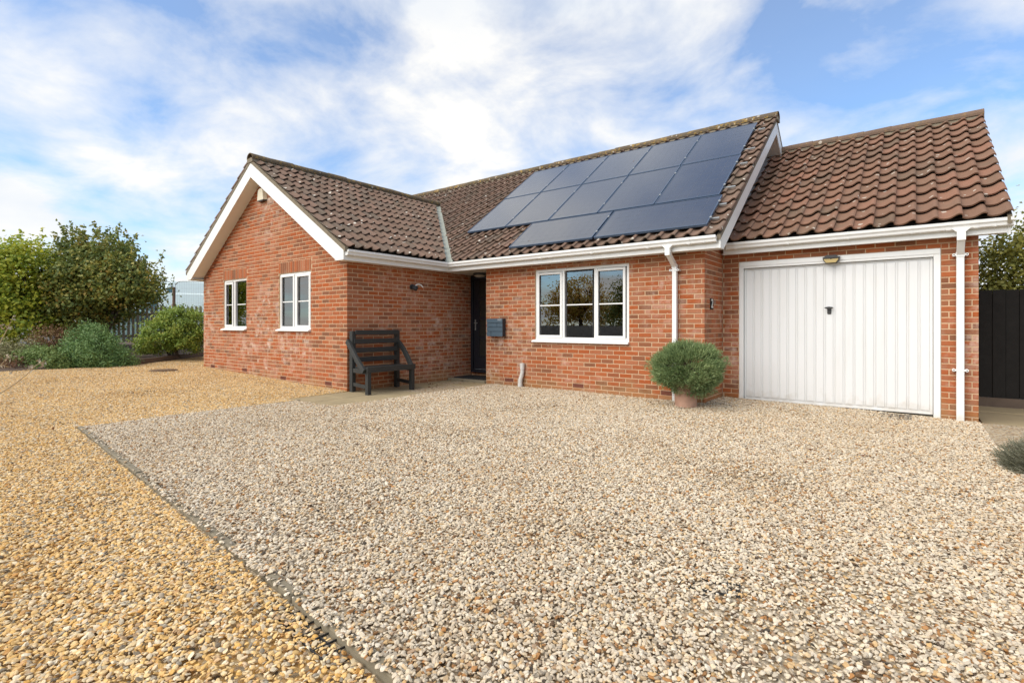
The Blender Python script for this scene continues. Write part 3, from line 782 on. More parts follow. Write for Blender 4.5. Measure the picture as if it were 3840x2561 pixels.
# lead flashing against the gable
b = MB(); a = math.atan(GS)
for i in range(9):
    y0, y1 = GE + .05 + i * .39, GE + .05 + (i + 1) * .39 + .03
    b.prism([(.0, y0, zgar(y0) + .075 + (i % 2) * .003), (.13, y0, zgar(y0) + .058), (.13, y1, zgar(y1) + .052), (.0, y1, zgar(y1) + .07)], (0, 0, .006))
    b.prism([(.004, y0, zgar(y0) + .05), (.004, y1, zgar(y1) + .05), (.004, y1, zgar(y0) + .30), (.004, y0, zgar(y0) + .30)], (.006, 0, 0))
b.build('lead_flashing', M['lead'], H)

# ---------------------------------------------------------------- windows
def frame_box(b, x0, x1, z0, z1, wd, y0, y1):
    b.box(x0, x0 + wd, y0, y1, z0, z1); b.box(x1 - wd, x1, y0, y1, z0, z1)
    b.box(x0 + wd, x1 - wd, y0, y1, z0, z0 + wd); b.box(x0 + wd, x1 - wd, y0, y1, z1 - wd, z1)
def window(o, plane, lights, barz, label):
    x0, x1, zb, zt = o; z0 = zb + .055; y = plane + .025
    b = MB(); frame_box(b, x0 + .003, x1 - .003, z0, zt - .003, .045, y, y + .07)
    for l0, l1 in zip(lights, lights[1:]):
        b.box((l0[1] + l1[0]) / 2 - .028, (l0[1] + l1[0]) / 2 + .028, y + .0015, y + .069, z0 + .045, zt - .048)
    win = b.build('window', M['upvc'], H, bevel=.004); win['label'] = label
    for (a, c, opening, g0, g1) in lights:
        fr = .052 if opening else .020
        if opening:
            s = MB(); frame_box(s, a - fr, c + fr, g0 - fr, g1 + fr, fr - .008, y - .014, y + .05); s.build('sash', M['upvc'], win, bevel=.005)
        s = MB(); frame_box(s, a - .012, c + .012, g0 - .012, g1 + .012, .012, y + .0165, y + .0215); s.build('seal', M['seal'], win)
        s = MB(); s.box(a - .006, c + .006, y + .022, y + .026, g0 - .006, g1 + .006); s.build('pane', M['glass'], win)
        s = MB(); s.box(a, c, y + .006, y + .021, barz - .010, barz + .010); s.build('glazing_bar', M['upvc'], win)
    s = MB(); s.prism([(x0 - .05, plane - .055, zb + .004), (x0 - .05, plane + .09, zb + .004), (x0 - .05, plane + .09, z0 + .006), (x0 - .05, plane + .02, z0 + .003), (x0 - .05, plane - .055, zb + .030)], (x1 - x0 + .055, 0, 0))
    s.build('sill', M['upvc'], win, bevel=.004)
    for k in range(2):                       # trickle vents
        xx = x0 + (x1 - x0) * (.18 + .45 * k); s = MB(); s.box(xx, xx + (x1 - x0) * .2, y - .008, y - .0005, zt - .030, zt - .016); s.build('vent', M['upvc'], win)
    # the room behind
    r = MB(); ya, yb = plane + .27, plane + 3.2; xa, xb, za, zc = x0 - .9, x1 + .9, .2, 2.45
    r.v += [(xa, ya, za), (xb, ya, za), (xb, yb, za), (xa, yb, za), (xa, ya, zc), (xb, ya, zc), (xb, yb, zc), (xa, yb, zc)]
    for q in ((0, 1, 2, 3), (7, 6, 5, 4), (0, 3, 7, 4), (3, 2, 6, 7), (1, 5, 6, 2)): r.face(q)
    r.build('room_wall', M['room'], H, fix=False)
    b = MB(); b.box(x0 - .02, x0, plane + .1, plane + .27, zb, zt); b.box(x1, x1 + .02, plane + .1, plane + .27, zb, zt); b.box(x0, x1, plane + .1, plane + .27, zb - .02, zb); b.box(x0, x1, plane + .1, plane + .27, zt, zt + .02); b.build('reveal', M['fascia'], H)
    return win
window(W1, YG, [(-10.17, -9.86, True, 1.19, 2.10), (-9.63, -9.23, False, 1.15, 2.14)], 1.64, 'narrow two-light window at the far end of the gable')
window(W2, YG, [(-7.64, -7.22, True, 1.16, 2.13), (-7.05, -6.65, True, 1.18, 2.11)], 1.64, 'two-light window nearer the bench')
window(WM, 0.0, [(-3.02, -2.58, True, 1.00, 2.09), (-2.44, -1.92, False, .965, 2.12), (-1.79, -1.345, True, 1.00, 2.09)], 1.537, 'wide three-light front window')
def curtain(x0, x1, y, z0, z1, mat, label, waves=7):
    n = waves * 6; v = []; f = []
    for i in range(n + 1):
        x = x0 + (x1 - x0) * i / n; yy = y + .009 * math.sin(i / n * waves * 2 * math.pi) + .003 * math.sin(i * 1.7)
        v += [(x, yy, z0), (x, yy, z1)]
    f = [(2 * i, 2 * i + 2, 2 * i + 3, 2 * i + 1) for i in range(n)]
    me = bpy.data.meshes.new('curtain'); me.from_pydata(v, [], f); o = obj('curtain', me, mat, smooth=True)
    sf = o.modifiers.new('thick', 'SOLIDIFY'); sf.thickness = .003
    return tag(o, label, 'curtain')
M['teal'] = plain('grey_teal_blind_cloth', (.60, .68, .67), 0.9, .08)
M['net'] = plain('pale_curtain_cloth', (.62, .62, .58), 0.9, .08)
M['stripe'] = plain('pinkish_curtain_cloth', (.42, .36, .34), 0.9, .2, 30)
curtain(-10.175, -9.85, YG + .068, 1.02, 2.2, M['teal'], 'grey teal curtain in the far left gable window', 5)
curtain(-7.645, -7.215, YG + .068, 1.02, 2.2, M['teal'], 'grey teal curtain at the left of the second gable window', 4)
curtain(-7.04, -6.88, YG + .112, 1.02, 2.2, M['net'], 'pale curtain at the right of the second gable window', 3)
curtain(-3.09, -2.90, .115, .9, 2.15, M['stripe'], 'striped pinkish curtain at the left of the wide front window', 4)

# ---------------------------------------------------------------- front door in its recess
b = MB(); frame_box(b, XW + .012, XM - .01, .135, 2.286, .065, YD - .06, YD + .02); fd = b.build('door_frame', M['darkdoor'], H, bevel=.004)
b = MB(); b.box(XW + .085, XM - .08, YD - .035, YD + .012, .205, 2.215); dl = b.build('front_door', M['darkdoor'], H, bevel=.003); dl['label'] = 'anthracite front door with dark glazed panels'
for z0, z1 in ((.48, .85), (.91, 1.28), (1.34, 1.71), (1.77, 2.14)):
    b = MB(); b.box(XW + .26, XM - .16, YD - .040, YD - .034, z0 + .012, z1 + .012); b.build('pane', M['darkglass'], dl)
    b = MB(); frame_box(b, XW + .245, XM - .145, z0, z1 + .024, .014, YD - .046, YD - .034); b.build('pane_trim', M['darkdoor'], dl)
b = MB(); b.box(XW + .125, XW + .155, YD - .045, YD - .034, 1.06, 1.30); b.tube([(XW + .14, YD - .04, 1.22), (XW + .14, YD - .085, 1.22), (XW + .24, YD - .085, 1.22)], .009); b.build('handle', M['steel'], dl, smooth=False)
b = MB(); b.box(XW + .07, XM - .02, YD - .10, YD + .0, .130, .150); b.build('threshold', M['darkdoor'], H)

# ---------------------------------------------------------------- garage door
DX0, DX1, DZ0, DZ1, DY = .324, 2.67, -.015, 2.075, .985
b = MB()
b.box(.254, DX0 - .006, GY - .006, GY + .10, -.12, 2.184); b.box(DX1 + .006, 2.748, GY - .006, GY + .10, -.14, 2.184); b.box(DX0 - .006, DX1 + .006, GY - .004, GY + .10, DZ1 + .006, 2.184)
gf = b.build('garage_door_frame', M['upvc'], H, bevel=.003)
b = MB(); b.box(.27, 2.745, GY - .014, GY - .004, 2.115, 2.182); b.build('head_trim', M['upvc'], gf, bevel=.002)
b = MB(); b.box(DX0 - .006, DX1 + .006, DY + .035, DY + .06, -.14, DZ1 + .02); b.build('gap_dark_sheet', M['black'], H)  # black sheet standing in for the dark behind the door
b = MB(); b.box(.262, 2.742, GY + .0, DY + .05, -.16, -.034); b.build('garage_threshold', M['concrete'], H)
b = MB(); b.box(DX0, DX1, DY, DY + .03, DZ0, DZ1); gd = b.build('garage_door', M['gdoor'], H); gd['label'] = 'white ribbed up-and-over garage door'
n = 19; st = (DX1 - DX0 - .03) / n
pm = MB(); pm.prism([(0, 0, 0), (st - .022, 0, 0), (st - .030, -.009, 0), (.008, -.009, 0)], (0, 0, DZ1 - DZ0 - .09))
pme = pm.mesh('panel'); pme.materials.append(M['gdoor'])
rm = MB(); rm.prism([(0, 0, 0), (.012, 0, 0), (.010, -.008, 0), (.002, -.008, 0)], (0, 0, DZ1 - DZ0 - .09)); rme = rm.mesh('rib'); rme.materials.append(M['gdoor'])
for i in range(n):
    o = bpy.data.objects.new('panel', pme); COL.objects.link(o); o.location = (DX0 + .022 + i * st, DY - .0005, DZ0 + .055); o.parent = gd
    if i < n - 1:
        o = bpy.data.objects.new('rib', rme); COL.objects.link(o); o.location = (DX0 + .022 + (i + 1) * st - .0165, DY - .0005, DZ0 + .055); o.parent = gd
b = MB(); frame_box(b, DX0, DX1, DZ0, DZ1, .018, DY - .012, DY - .0005); b.build('door_edge', M['gdoor'], gd, bevel=.002)
M['handle'] = plain('dark_handle_metal', (.035, .032, .030), 0.4)
b = MB(); b.prism([(1.492 + x, DY - .010, 1.335 + z) for x, z in ((-.026, .012), (-.018, 0), (.018, 0), (.026, .012), (.026, .10), (-.026, .10))], (0, -.008, 0))
b.tube([(1.492, DY - .012, 1.425), (1.492, DY - .055, 1.425)], .013, 10); b.prism([(1.492 + x, DY - .05, 1.425 + z) for x, z in ((-.062, .004), (-.02, -.016), (.02, -.016), (.062, .004), (.045, .014), (0, .022), (-.045, .014))], (0, -.014, 0))
b.build('handle', M['handle'], gd, bevel=.002)

# ---------------------------------------------------------------- pipes
def downpipe(x, y, z0, z1, wd, head_y, head_z, brz, label):
    b = MB(); h = wd / 2
    b.box(x - h, x + h, y - h, y + h, z0, z1); dp = b.build('downpipe', M['upvc'], H, bevel=.008); dp['label'] = label
    b = MB(); b.bar((x, y, z1 - .02), (x, head_y, head_z - .10), wd * .98, wd * .98, up=(1, 0, 0)); b.build('swan_neck', M['upvc'], dp, bevel=.006)
    b = MB(); b.box(x - h * 1.12, x + h * 1.12, y - h * 1.12, y + h * 1.12, z1 - .055, z1 + .01); b.build('socket', M['upvc'], dp, bevel=.004)
    b = MB(); b.box(x - h * 1.1, x + h * 1.1, head_y - h * 1.1, head_y + h * 1.1, head_z - .135, head_z - .03)
    b.prism([(x - h * 1.15, head_y - h, head_z - .03), (x + h * 1.15, head_y - h, head_z - .03), (x + h * 2.3, head_y - h, head_z + .012), (x - h * 2.3, head_y - h, head_z + .012)], (0, wd, 0)); b.build('outlet', M['upvc'], dp, bevel=.004)
    for z in brz:
        b = MB(); b.box(x - h - .035, x + h + .035, y - h * 1.06, y - h * 1.06 + .006, z - .012, z + .012)
        for s_ in (-1, 1): b.tube([(x + s_ * (h + .024), y - h * 1.06 - .006, z), (x + s_ * (h + .024), y + h + .02, z)], .018, 10)
        b.box(x - h * 1.08, x + h * 1.08, y - h * 1.08, y + h, z - .012, z + .012); br = b.build('bracket', M['upvc'], dp)
        c = MB()
        for s_ in (-1, 1): c.tube([(x + s_ * (h + .024), y - h * 1.06 - .010, z), (x + s_ * (h + .024), y - h * 1.06 - .004, z)], .007, 8)
        c.build('screw', M['seal'], br)
downpipe(-.435, -.052, -.04, 2.10, .068, FY - .055, 2.352, (2.02, .55), 'white downpipe on the front wall behind the lavender pot')
downpipe(2.940, GY - .058, -.12, 2.10, .078, FGY - .055, 2.372, (2.075, .60), 'white downpipe at the right end of the garage')
b = MB(); x = -3.376
b.tube([(x, -.045, .27), (x, -.045, .445)], .036, 12); wp = b.build('waste_pipe', M['pipe'], H, smooth=False)
b = MB(); b.tube([(x, -.045, .34), (x, -.045, .455)], .043, 12); b.build('socket', M['pipe'], wp)
b = MB(); b.tube([(x, -.045, .29), (x - .012, -.05, .22), (x - .035, -.06, .14), (x - .04, -.062, .05)], [.036, .038, .042, .042], 12); b.build('offset_bend', M['pipe'], wp)
b = MB(); b.tube([(x - .04, -.062, .06), (x - .04, -.062, -.06)], .046, 12); b.build('collar', M['pipe'], wp)

# ================================================================ solar panels on the main roof
def m_solar():
    t = NT('solar_cells'); uv = t.add('ShaderNodeTexCoord').outputs['Object']
    n = t.noise(1.2, 3, .5); c = t.mix(n, (.022, .022, .027), (.036, .035, .039))
    t.done(c, t.ramp(t.noise(2.5, 4, .6), [(.3, .10), (.7, .17)]), 0.9)
    t.bsdf.inputs['IOR'].default_value = 1.85; t.bsdf.inputs['Coat Weight'].default_value = .7; t.bsdf.inputs['Coat Roughness'].default_value = .08
    return t.mat
M['solar'] = m_solar(); M['pframe'] = plain('blue_black_panel_frame', (.10, .15, .23), .3, .1, 4, 0, None, .4)
M['cellline'] = plain('grey_busbar', (.09, .095, .11), .35)
U, V, Nn = axes('main'); O0 = Vector((0, ME_, MZE))
def rp(x, v, n): return O0 + U * x + V * v + Nn * n
def rbox(b, x0, x1, v0, v1, n0, n1): b.hexa([rp(x, v, n) for n in (n0, n1) for x, v in ((x0, v0), (x1, v0), (x1, v1), (x0, v1))])
ORD = ['leftmost', 'second', 'third', 'fourth', 'rightmost']
SP = [(i, 'top', .05 - 5.41 + i * 1.082, .05 - 5.41 + i * 1.082 + 1.062, 2.83, 4.43) for i in range(5)]
SP += [(i, 'middle', .07 - 5.41 + i * 1.082, .07 - 5.41 + i * 1.082 + 1.062, 1.17, 2.81) for i in range(5)]
SP += [(0, 'bottom', -3.54, -1.775, .17, 1.13), (1, 'bottom', -1.735, .11, .17, 1.13)]
for i, row, x0, x1, v0, v1 in SP:
    lab = ('wide landscape solar panel in the bottom row, ' + ('left one beside bare tiles' if i == 0 else 'right one by the verge')) if row == 'bottom' else 'upright solar panel, %s of five in the %s row' % (ORD[i], row)
    t = thing('solar_panel', rp((x0 + x1) / 2, v0, .1), lab, 'solar panel', 'solar panels on the main roof')
    b = MB(); rbox(b, x0, x0 + .012, v0, v1, .085, .122); rbox(b, x1 - .012, x1, v0, v1, .085, .122); rbox(b, x0 + .012, x1 - .012, v0, v0 + .012, .085, .122); rbox(b, x0 + .012, x1 - .012, v1 - .012, v1, .085, .122)
    b.build('frame', M['pframe'], t)
    b = MB(); rbox(b, x0 + .012, x1 - .012, v0 + .012, v1 - .012, .090, .117); b.build('glass', M['solar'], t)
    b = MB(); w_, h_ = x1 - x0, v1 - v0; nx, ny = (6, 10) if h_ > w_ else (10, 6)
    for k in range(1, nx): xx = x0 + w_ * k / nx; rbox(b, xx - .0012, xx + .0012, v0 + .02, v1 - .02, .1172, .1176)
    for k in range(1, ny): vv = v0 + h_ * k / ny; rbox(b, x0 + .02, x1 - .02, vv - .0012, vv + .0012, .1172, .1176)
    b.build('cell_lines', M['cellline'], t)
    for vv in (v0 + h_ * .22, v0 + h_ * .78):
        b = MB(); rbox(b, x1 - .012, x1 + .018, vv - .02, vv + .02, .110, .126); b.build('clamp', M['steel'], t)
for k, (v, ds) in enumerate(((.42, 'lowest'), (.88, 'second lowest'), (1.5, 'third lowest'), (2.45, 'fourth lowest'), (3.12, 'second highest'), (4.1, 'highest'))):
    x0 = -3.5 if v < 1.1 else -5.3; b = MB()
    rbox(b, x0, .22, v - .018, v + .018, .055, .083)
    tag(b.build('mounting_rail', M['steel']), ds + ' silver rail poking out from the right side of the solar panels', 'rail', 'solar mounting rails')

# ================================================================ fittings on the walls
M['numwhite'] = plain('white_number_enamel', (.78, .77, .72), .4)
M['cream'] = plain('cream_alarm_plastic', (.72, .66, .50), .4, .04); M['dkgrey'] = plain('dark_grey_plastic', (.045, .05, .055), .45)
t = thing('alarm_box', (-8.345, YG, 3.77), 'cream burglar alarm box high under the gable peak', 'alarm box')
b = MB(); pts = [(-.155, .03), (-.15, .06), (-.125, .22), (-.095, .27), (-.05, .29), (.05, .29), (.095, .27), (.125, .22), (.15, .06), (.155, .03)]
bk = [(-8.345 + x, YG - .004, 3.77 + z) for x, z in pts]; fr = [(-8.345 + x * .8, YG - .085, 3.765 + z * .93) for x, z in pts]
b.v += bk + fr; n = len(pts)
b.face(range(n)); b.face(range(2 * n - 1, n - 1, -1))
for i in range(n): b.face((i, n + i, n + (i + 1) % n, (i + 1) % n))
b.build('cover', M['cream'], t, bevel=.006)
b = MB(); b.prism([(-8.345 - .15, YG - .004, 3.782), (-8.345 + .15, YG - .004, 3.782), (-8.345 + .115, YG - .082, 3.776), (-8.345 - .115, YG - .082, 3.776)], (0, 0, .018)); b.build('base', M['dkgrey'], t)
# spot lamp on side wall
t = thing('wall_lamp', (XW, -1.02, 1.94), 'small dark wall lamp with a curved silver hood above the bench', 'lamp')
b = MB(); b.tube([(XW, -1.02, 1.93), (XW + .03, -1.02, 1.93)], .055, 14); b.tube([(XW + .02, -1.02, 1.93), (XW + .07, -1.02, 1.915)], .02, 8); b.build('wall_plate', M['dkgrey'], t)
b = MB(); b.tube([(XW + .05, -1.04, 1.93), (XW + .08, -1.03, 1.915), (XW + .13, -1.0, 1.89)], [.035, .048, .050], 14); b.build('lamp_head', M['dkgrey'], t, smooth=False)
b = MB()
for i in range(8):
    a0, a1 = R(180 - i * 18), R(180 - (i + 1) * 18)
    p = lambda a, yy: (XW + .13 + .0 * math.cos(a), yy, 0)
    c0 = (XW + .115 - .06 * math.cos(a0) * .3, -.95 + .11 * math.cos(a0), 1.90 + .075 * math.sin(a0)); c1 = (XW + .115 - .06 * math.cos(a1) * .3, -.95 + .11 * math.cos(a1), 1.90 + .075 * math.sin(a1))
    pass
b.tube([(XW + .10, -1.03, 1.935), (XW + .11, -1.0, 1.968), (XW + .12, -.95, 1.982), (XW + .13, -.89, 1.968), (XW + .14, -.85, 1.925)], .013, 8)
b.build('hood', M['numwhite'], t)
# porch ceiling lamp
M['opal'] = plain('opal_lamp_glass', (.55, .53, .48), .3); 
t = thing('ceiling_lamp', (-4.86, .42, 2.285), 'round dark rimmed ceiling lamp over the front door', 'lamp')
b = MB(); b.lathe([(.0, 0), (.14, 0), (.145, -.03), (.13, -.05), (.12, -.05)], (-4.86, .42, 2.285), 24); b.build('rim', M['dkgrey'], t, smooth=True)
b = MB(); b.lathe([(.125, -.045), (.11, -.07), (.06, -.085), (.0, -.09)], (-4.86, .42, 2.285), 24); b.build('diffuser', M['opal'], t, smooth=True)
# letterbox
M['post'] = plain('slate_blue_metal', (.062, .098, .130), .42, .1, 4); M['postdark'] = plain('dark_letterbox_side', (.022, .030, .040), .5); M['lettering'] = plain('silver_lettering', (.5, .53, .55), .4)
t = thing('letterbox', (-4.01, 0, .95), 'slate blue wall letterbox with stepped panels beside the front door', 'letterbox')
b = MB(); b.prism([(-4.196, -.008, z) if k else (-4.196, y, z) for k, y, z in ((1, 0, 1.305), (0, -.10, 1.292), (0, -.10, .985), (0, -.075, .985), (0, -.075, .962), (1, 0, .962))], (.384, 0, 0)); b.build('body', M['postdark'], t)
b = MB(); b.box(-4.206, -3.806, -.118, -.100, 1.222, 1.300); b.build('flap', M['post'], t, bevel=.002)
for x0, x1, z0, z1 in ((-4.206, -3.944, 1.138, 1.214), (-3.936, -3.806, 1.138, 1.214), (-4.206, -3.806, 1.054, 1.130), (-4.206, -4.100, .956, 1.046), (-4.092, -3.806, .956, 1.046)):
    b = MB(); b.box(x0, x1, -.116, -.100, z0, z1); b.build('panel', M['post'], t, bevel=.002)
def text(name, s_, size, loc, rot, mat, parent, ext=.002):
    cu = bpy.data.curves.new(name, 'FONT'); cu.body = s_; cu.size = size; cu.extrude = ext; cu.align_x = 'CENTER'; cu.align_y = 'CENTER'
    tmp = bpy.data.objects.new(name + '_tmp', cu); COL.objects.link(tmp)
    dg = bpy.context.evaluated_depsgraph_get(); me = bpy.data.meshes.new_from_object(tmp.evaluated_get(dg))
    bpy.data.objects.remove(tmp); bpy.data.curves.remove(cu)
    me.transform(Matrix.Translation(loc) @ rot); me.materials.clear(); me.name = name
    return obj(name, me, mat, parent)
text('lettering', 'POST', .042, (-3.87, -.1195, 1.274), Matrix.Rotation(R(90), 4, 'X'), M['lettering'], t)
# house number
t = thing('house_number', (0, .322, 1.42), 'small black plaque with a white number 2 on the return wall', 'house number')
b = MB(); b.box(0.0005, .012, .252, .392, 1.418, 1.588); b.build('plaque', M['black'], t, bevel=.002)
text('numeral', '2', .20, (.014, .322, 1.503), Matrix.Rotation(R(90), 4, 'Z') @ Matrix.Rotation(R(90), 4, 'X'), M['numwhite'], t, .003)
# security light
M['lens'] = plain('amber_lens', (.45, .33, .12), .3, .08)
t = thing('bulkhead_light', (1.526, GY - .01, 2.07), 'black six-sided lamp with yellow lens above the garage door', 'lamp')
hx = [(-.103, .05), (-.066, .0), (.066, .0), (.103, .05), (.103, .078), (.062, .118), (-.062, .118), (-.103, .078)]
b = MB(); b.prism([(1.526 + x, GY - .016, 2.072 + z) for x, z in hx], (0, -.06, 0)); b.build('housing', M['handle'], t, bevel=.004)
b = MB(); b.prism([(1.526 + x * .9, GY - .077, 2.072 + z) for x, z in ((-.100, .048), (-.066, .007), (.066, .007), (.100, .048), (.100, .064), (.015, .064), (0, .052), (-.015, .064), (-.100, .064))], (0, -.010, 0)); b.build('lens', M['lens'], t)
b = MB(); b.prism([(1.526 - .11, GY - .02, 2.072 + .088), (1.526 + .11, GY - .02, 2.072 + .088), (1.526 + .10, GY - .10, 2.072 + .070), (1.526 - .10, GY - .10, 2.072 + .070)], (0, 0, .010)); b.build('hood', M['handle'], t)

# ================================================================ paving, kerb, mat
def slabs(name, x0, x1, y0, y1, nx, ny, zt, mat, skew=0):
    b = MB(); b.box(x0 + .01, x1 - .01, y0 + .01, y1 - .01, zt - .08, zt - .012); base = tag(b.build(name, M['soil']), kind='structure')
    sx, sy = (x1 - x0) / nx, (y1 - y0) / ny
    for i in range(nx):
        for j in range(ny):
            b = MB(); dz = random.uniform(-.006, .004); b.box(x0 + i * sx + .005, x0 + (i + 1) * sx - .005, y0 + j * sy + .005, y0 + (j + 1) * sy - .005, zt - .045, zt + dz)
            b.build('paving_slab', mat, base, bevel=.006)
    return base
slabs('path', XW + .01, -4.13, -3.62, -.02, 2, 6, .004, M['slab'])
slabs('side_path', 3.16, 5.2, -.90, 2.90, 3, 6, -.075, M['slab'])
b = MB(); b.box(XW + .02, XM - .005, -.04, YD - .11, -.05, .055); st_ = tag(b.build('door_step', M['concrete'], bevel=.008), kind='structure')
M['rubber'] = plain('black_rubber_mat', (.014, .014, .015), .9, .2, 40, .5)
b = MB(); b.box(XW + .12, XM - .10, .05, .58, .057, .075)
for i in range(12): b.box(XW + .14 + i * .072, XW + .165 + i * .072, .07, .56, .075, .079)
tag(b.build('door_mat', M['rubber']), 'flat black door mat on the front step', 'door mat')
k = thing('edging', (-2, -6.5, 0), 'row of thin concrete edging stones between the two gravels', 'kerb')
x = -5.05; i = 0
while x < 1.9:
    x1 = x + .905; dy = -.0405; zt = .022 - (.010 if x > .5 else 0) + random.uniform(-.007, .004) - (.014 if -.5 < x < .1 else 0)
    b = MB(); b.bar((x, kerb_y(x) - .02, zt - .07), (x1 - .008, kerb_y(x1) - .02, zt - .07 + random.uniform(-.005, .005)), .044, .14); b.build('edging_stone', M['concrete'], k, bevel=.007); x = x1
k = thing('edging', (-5.09, -4.9, 0), 'thin buried concrete edging running from the path to the corner of the drive', 'kerb')
for y0 in (-6.15, -5.28, -4.41):
    b = MB(); b.bar((-5.09, y0, -.062), (-5.09, y0 + .86, -.060 + .004), .045, .14); b.build('edging_stone', M['concrete'], k, bevel=.006)
k = thing('edging', (3.12, .2, -.08), 'short concrete edging along the right end of the drive', 'kerb')
for y0 in (-.92, -.08):
    b = MB(); b.bar((3.128, y0, -.13), (3.128, y0 + .82, -.13), .05, .14); b.build('edging_stone', M['concrete'], k, bevel=.006)
# drain cover
M['rust'] = plain('rusty_iron', (.14, .085, .045), .9, .35, 18, .5)
b = MB(); zc = gz(-11.0, -3.4); b.lathe([(0, .034), (.22, .034), (.23, .028), (.27, .028), (.28, 0)], (-10.95, -3.5, zc), 28)
for i in range(5): b.box(-11.10, -10.80, -3.64 + i * .065, -3.62 + i * .065, zc + .034, zc + .040)
tag(b.build('drain_cover', M['rust']), 'round rusty drain cover set in golden gravel near the gable corner', 'drain cover')
# plastic gravel grids showing through
M['grid'] = plain('black_grid_plastic', (.02, .02, .021), .6)
def grid(cx, cy, w_, h_, rot, cell, label, dz=.022):
    b = MB(); c, s_ = math.cos(rot), math.sin(rot); z = gz(cx, cy) + dz
    P = lambda a, q: (cx + a * c - q * s_, cy + a * s_ + q * c, z + .004 * math.sin(a * 9 + q * 5))
    n = int(w_ / cell); m = int(h_ / cell)
    for i in range(n + 1): b.bar(P(-w_ / 2 + i * cell, -h_ / 2), P(-w_ / 2 + i * cell, h_ / 2), .004, .008)
    for j in range(m + 1): b.bar(P(-w_ / 2, -h_ / 2 + j * cell), P(w_ / 2, -h_ / 2 + j * cell), .004, .008)
    return tag(b.build('gravel_grid', M['grid']), label, 'grid', 'plastic grids in the gravel')
grid(1.72, -5.42, .26, .12, .25, .052, 'black plastic grid showing through pale gravel in the open drive', .007)
grid(1.80, .60, 1.3, .36, 0, .09, 'black plastic grid showing through gravel before the garage door', .010)
grid(.55, -6.76, .55, .12, -.08, .06, 'black plastic grid showing beside the edging in golden gravel', .005)

# ================================================================ bench
t = thing('bench', (-5.0, -2.0, 0), 'black stained high-backed timber bench against the side wall', 'bench')
def bp(a, s_, z):                    # a: along the bench 0..1 (left to right), s: depth 0 back .. 1 front
    back = Vector((-5.285, -2.455, 0)).lerp(Vector((-5.285, -1.475, 0)), a); front = Vector((-4.735, -2.535, 0)).lerp(Vector((-4.735, -1.585, 0)), a)
    p = back.lerp(front, s_); return Vector((p.x, p.y, z))
Z0 = .002
for a in (0, 1):
    b = MB(); b.bar(bp(a, 0, Z0), bp(a, 0, 1.07), .075, .085, up=(1, 0, 0)); b.build('leg', M['bench'], t, bevel=.005)
    b = MB(); b.bar(bp(a, 1, Z0), bp(a, 1, .42), .072, .075, up=(1, 0, 0)); b.build('leg', M['bench'], t, bevel=.005)
    b = MB(); b.bar(bp(a, .04, .145), bp(a, .98, .13), .035, .06); b.build('stretcher', M['bench'], t, bevel=.004)
    b = MB(); b.bar(bp(a, .02, .385), bp(a, .97, .385), .04, .075); b.build('seat_rail', M['bench'], t, bevel=.004)
    aa = -.075 if a == 0 else 1.02; pts = [(-.12, .90), (.1, .80), (.32, .69), (.55, .575), (.78, .475), (.98, .40)] if a == 0 else [(-.02, .88), (.22, .80), (.45, .70), (.68, .58), (.86, .47), (.96, .42)]
    b = MB(); k = [bp(aa, s_, z) for s_, z in pts]
    b.sweep([(-.025, -.042), (.025, -.042), (.025, .042), (-.025, .042)], k, lambda i: (k[i], Vector((.08, 1, 0)).normalized(), Vector(((k[max(i - 1, 0)] - k[min(i + 1, 5)]).normalized().cross(Vector((0, 1, 0)))))))
    b.build('arm', M['bench'], t, bevel=.004)
for z in (1.045, .890, .735, .570):
    b = MB(); b.bar(bp(-.0 if z < 1 else .03, .10, z), bp(1.0, .10, z + .0), .024, .083); b.build('back_slat', M['bench'], t, bevel=.004)
for s_ in (.17, .36, .55, .74, .90):
    b = MB(); b.bar(bp(.02, s_, .437), bp(.98, s_, .437), .098, .024); b.build('seat_slat', M['bench'], t, bevel=.004)
b = MB(); b.bar(bp(-.05, 1.06, .425), bp(1.06, 1.06, .425), .03, .095); b.build('seat_front', M['bench'], t, bevel=.005)

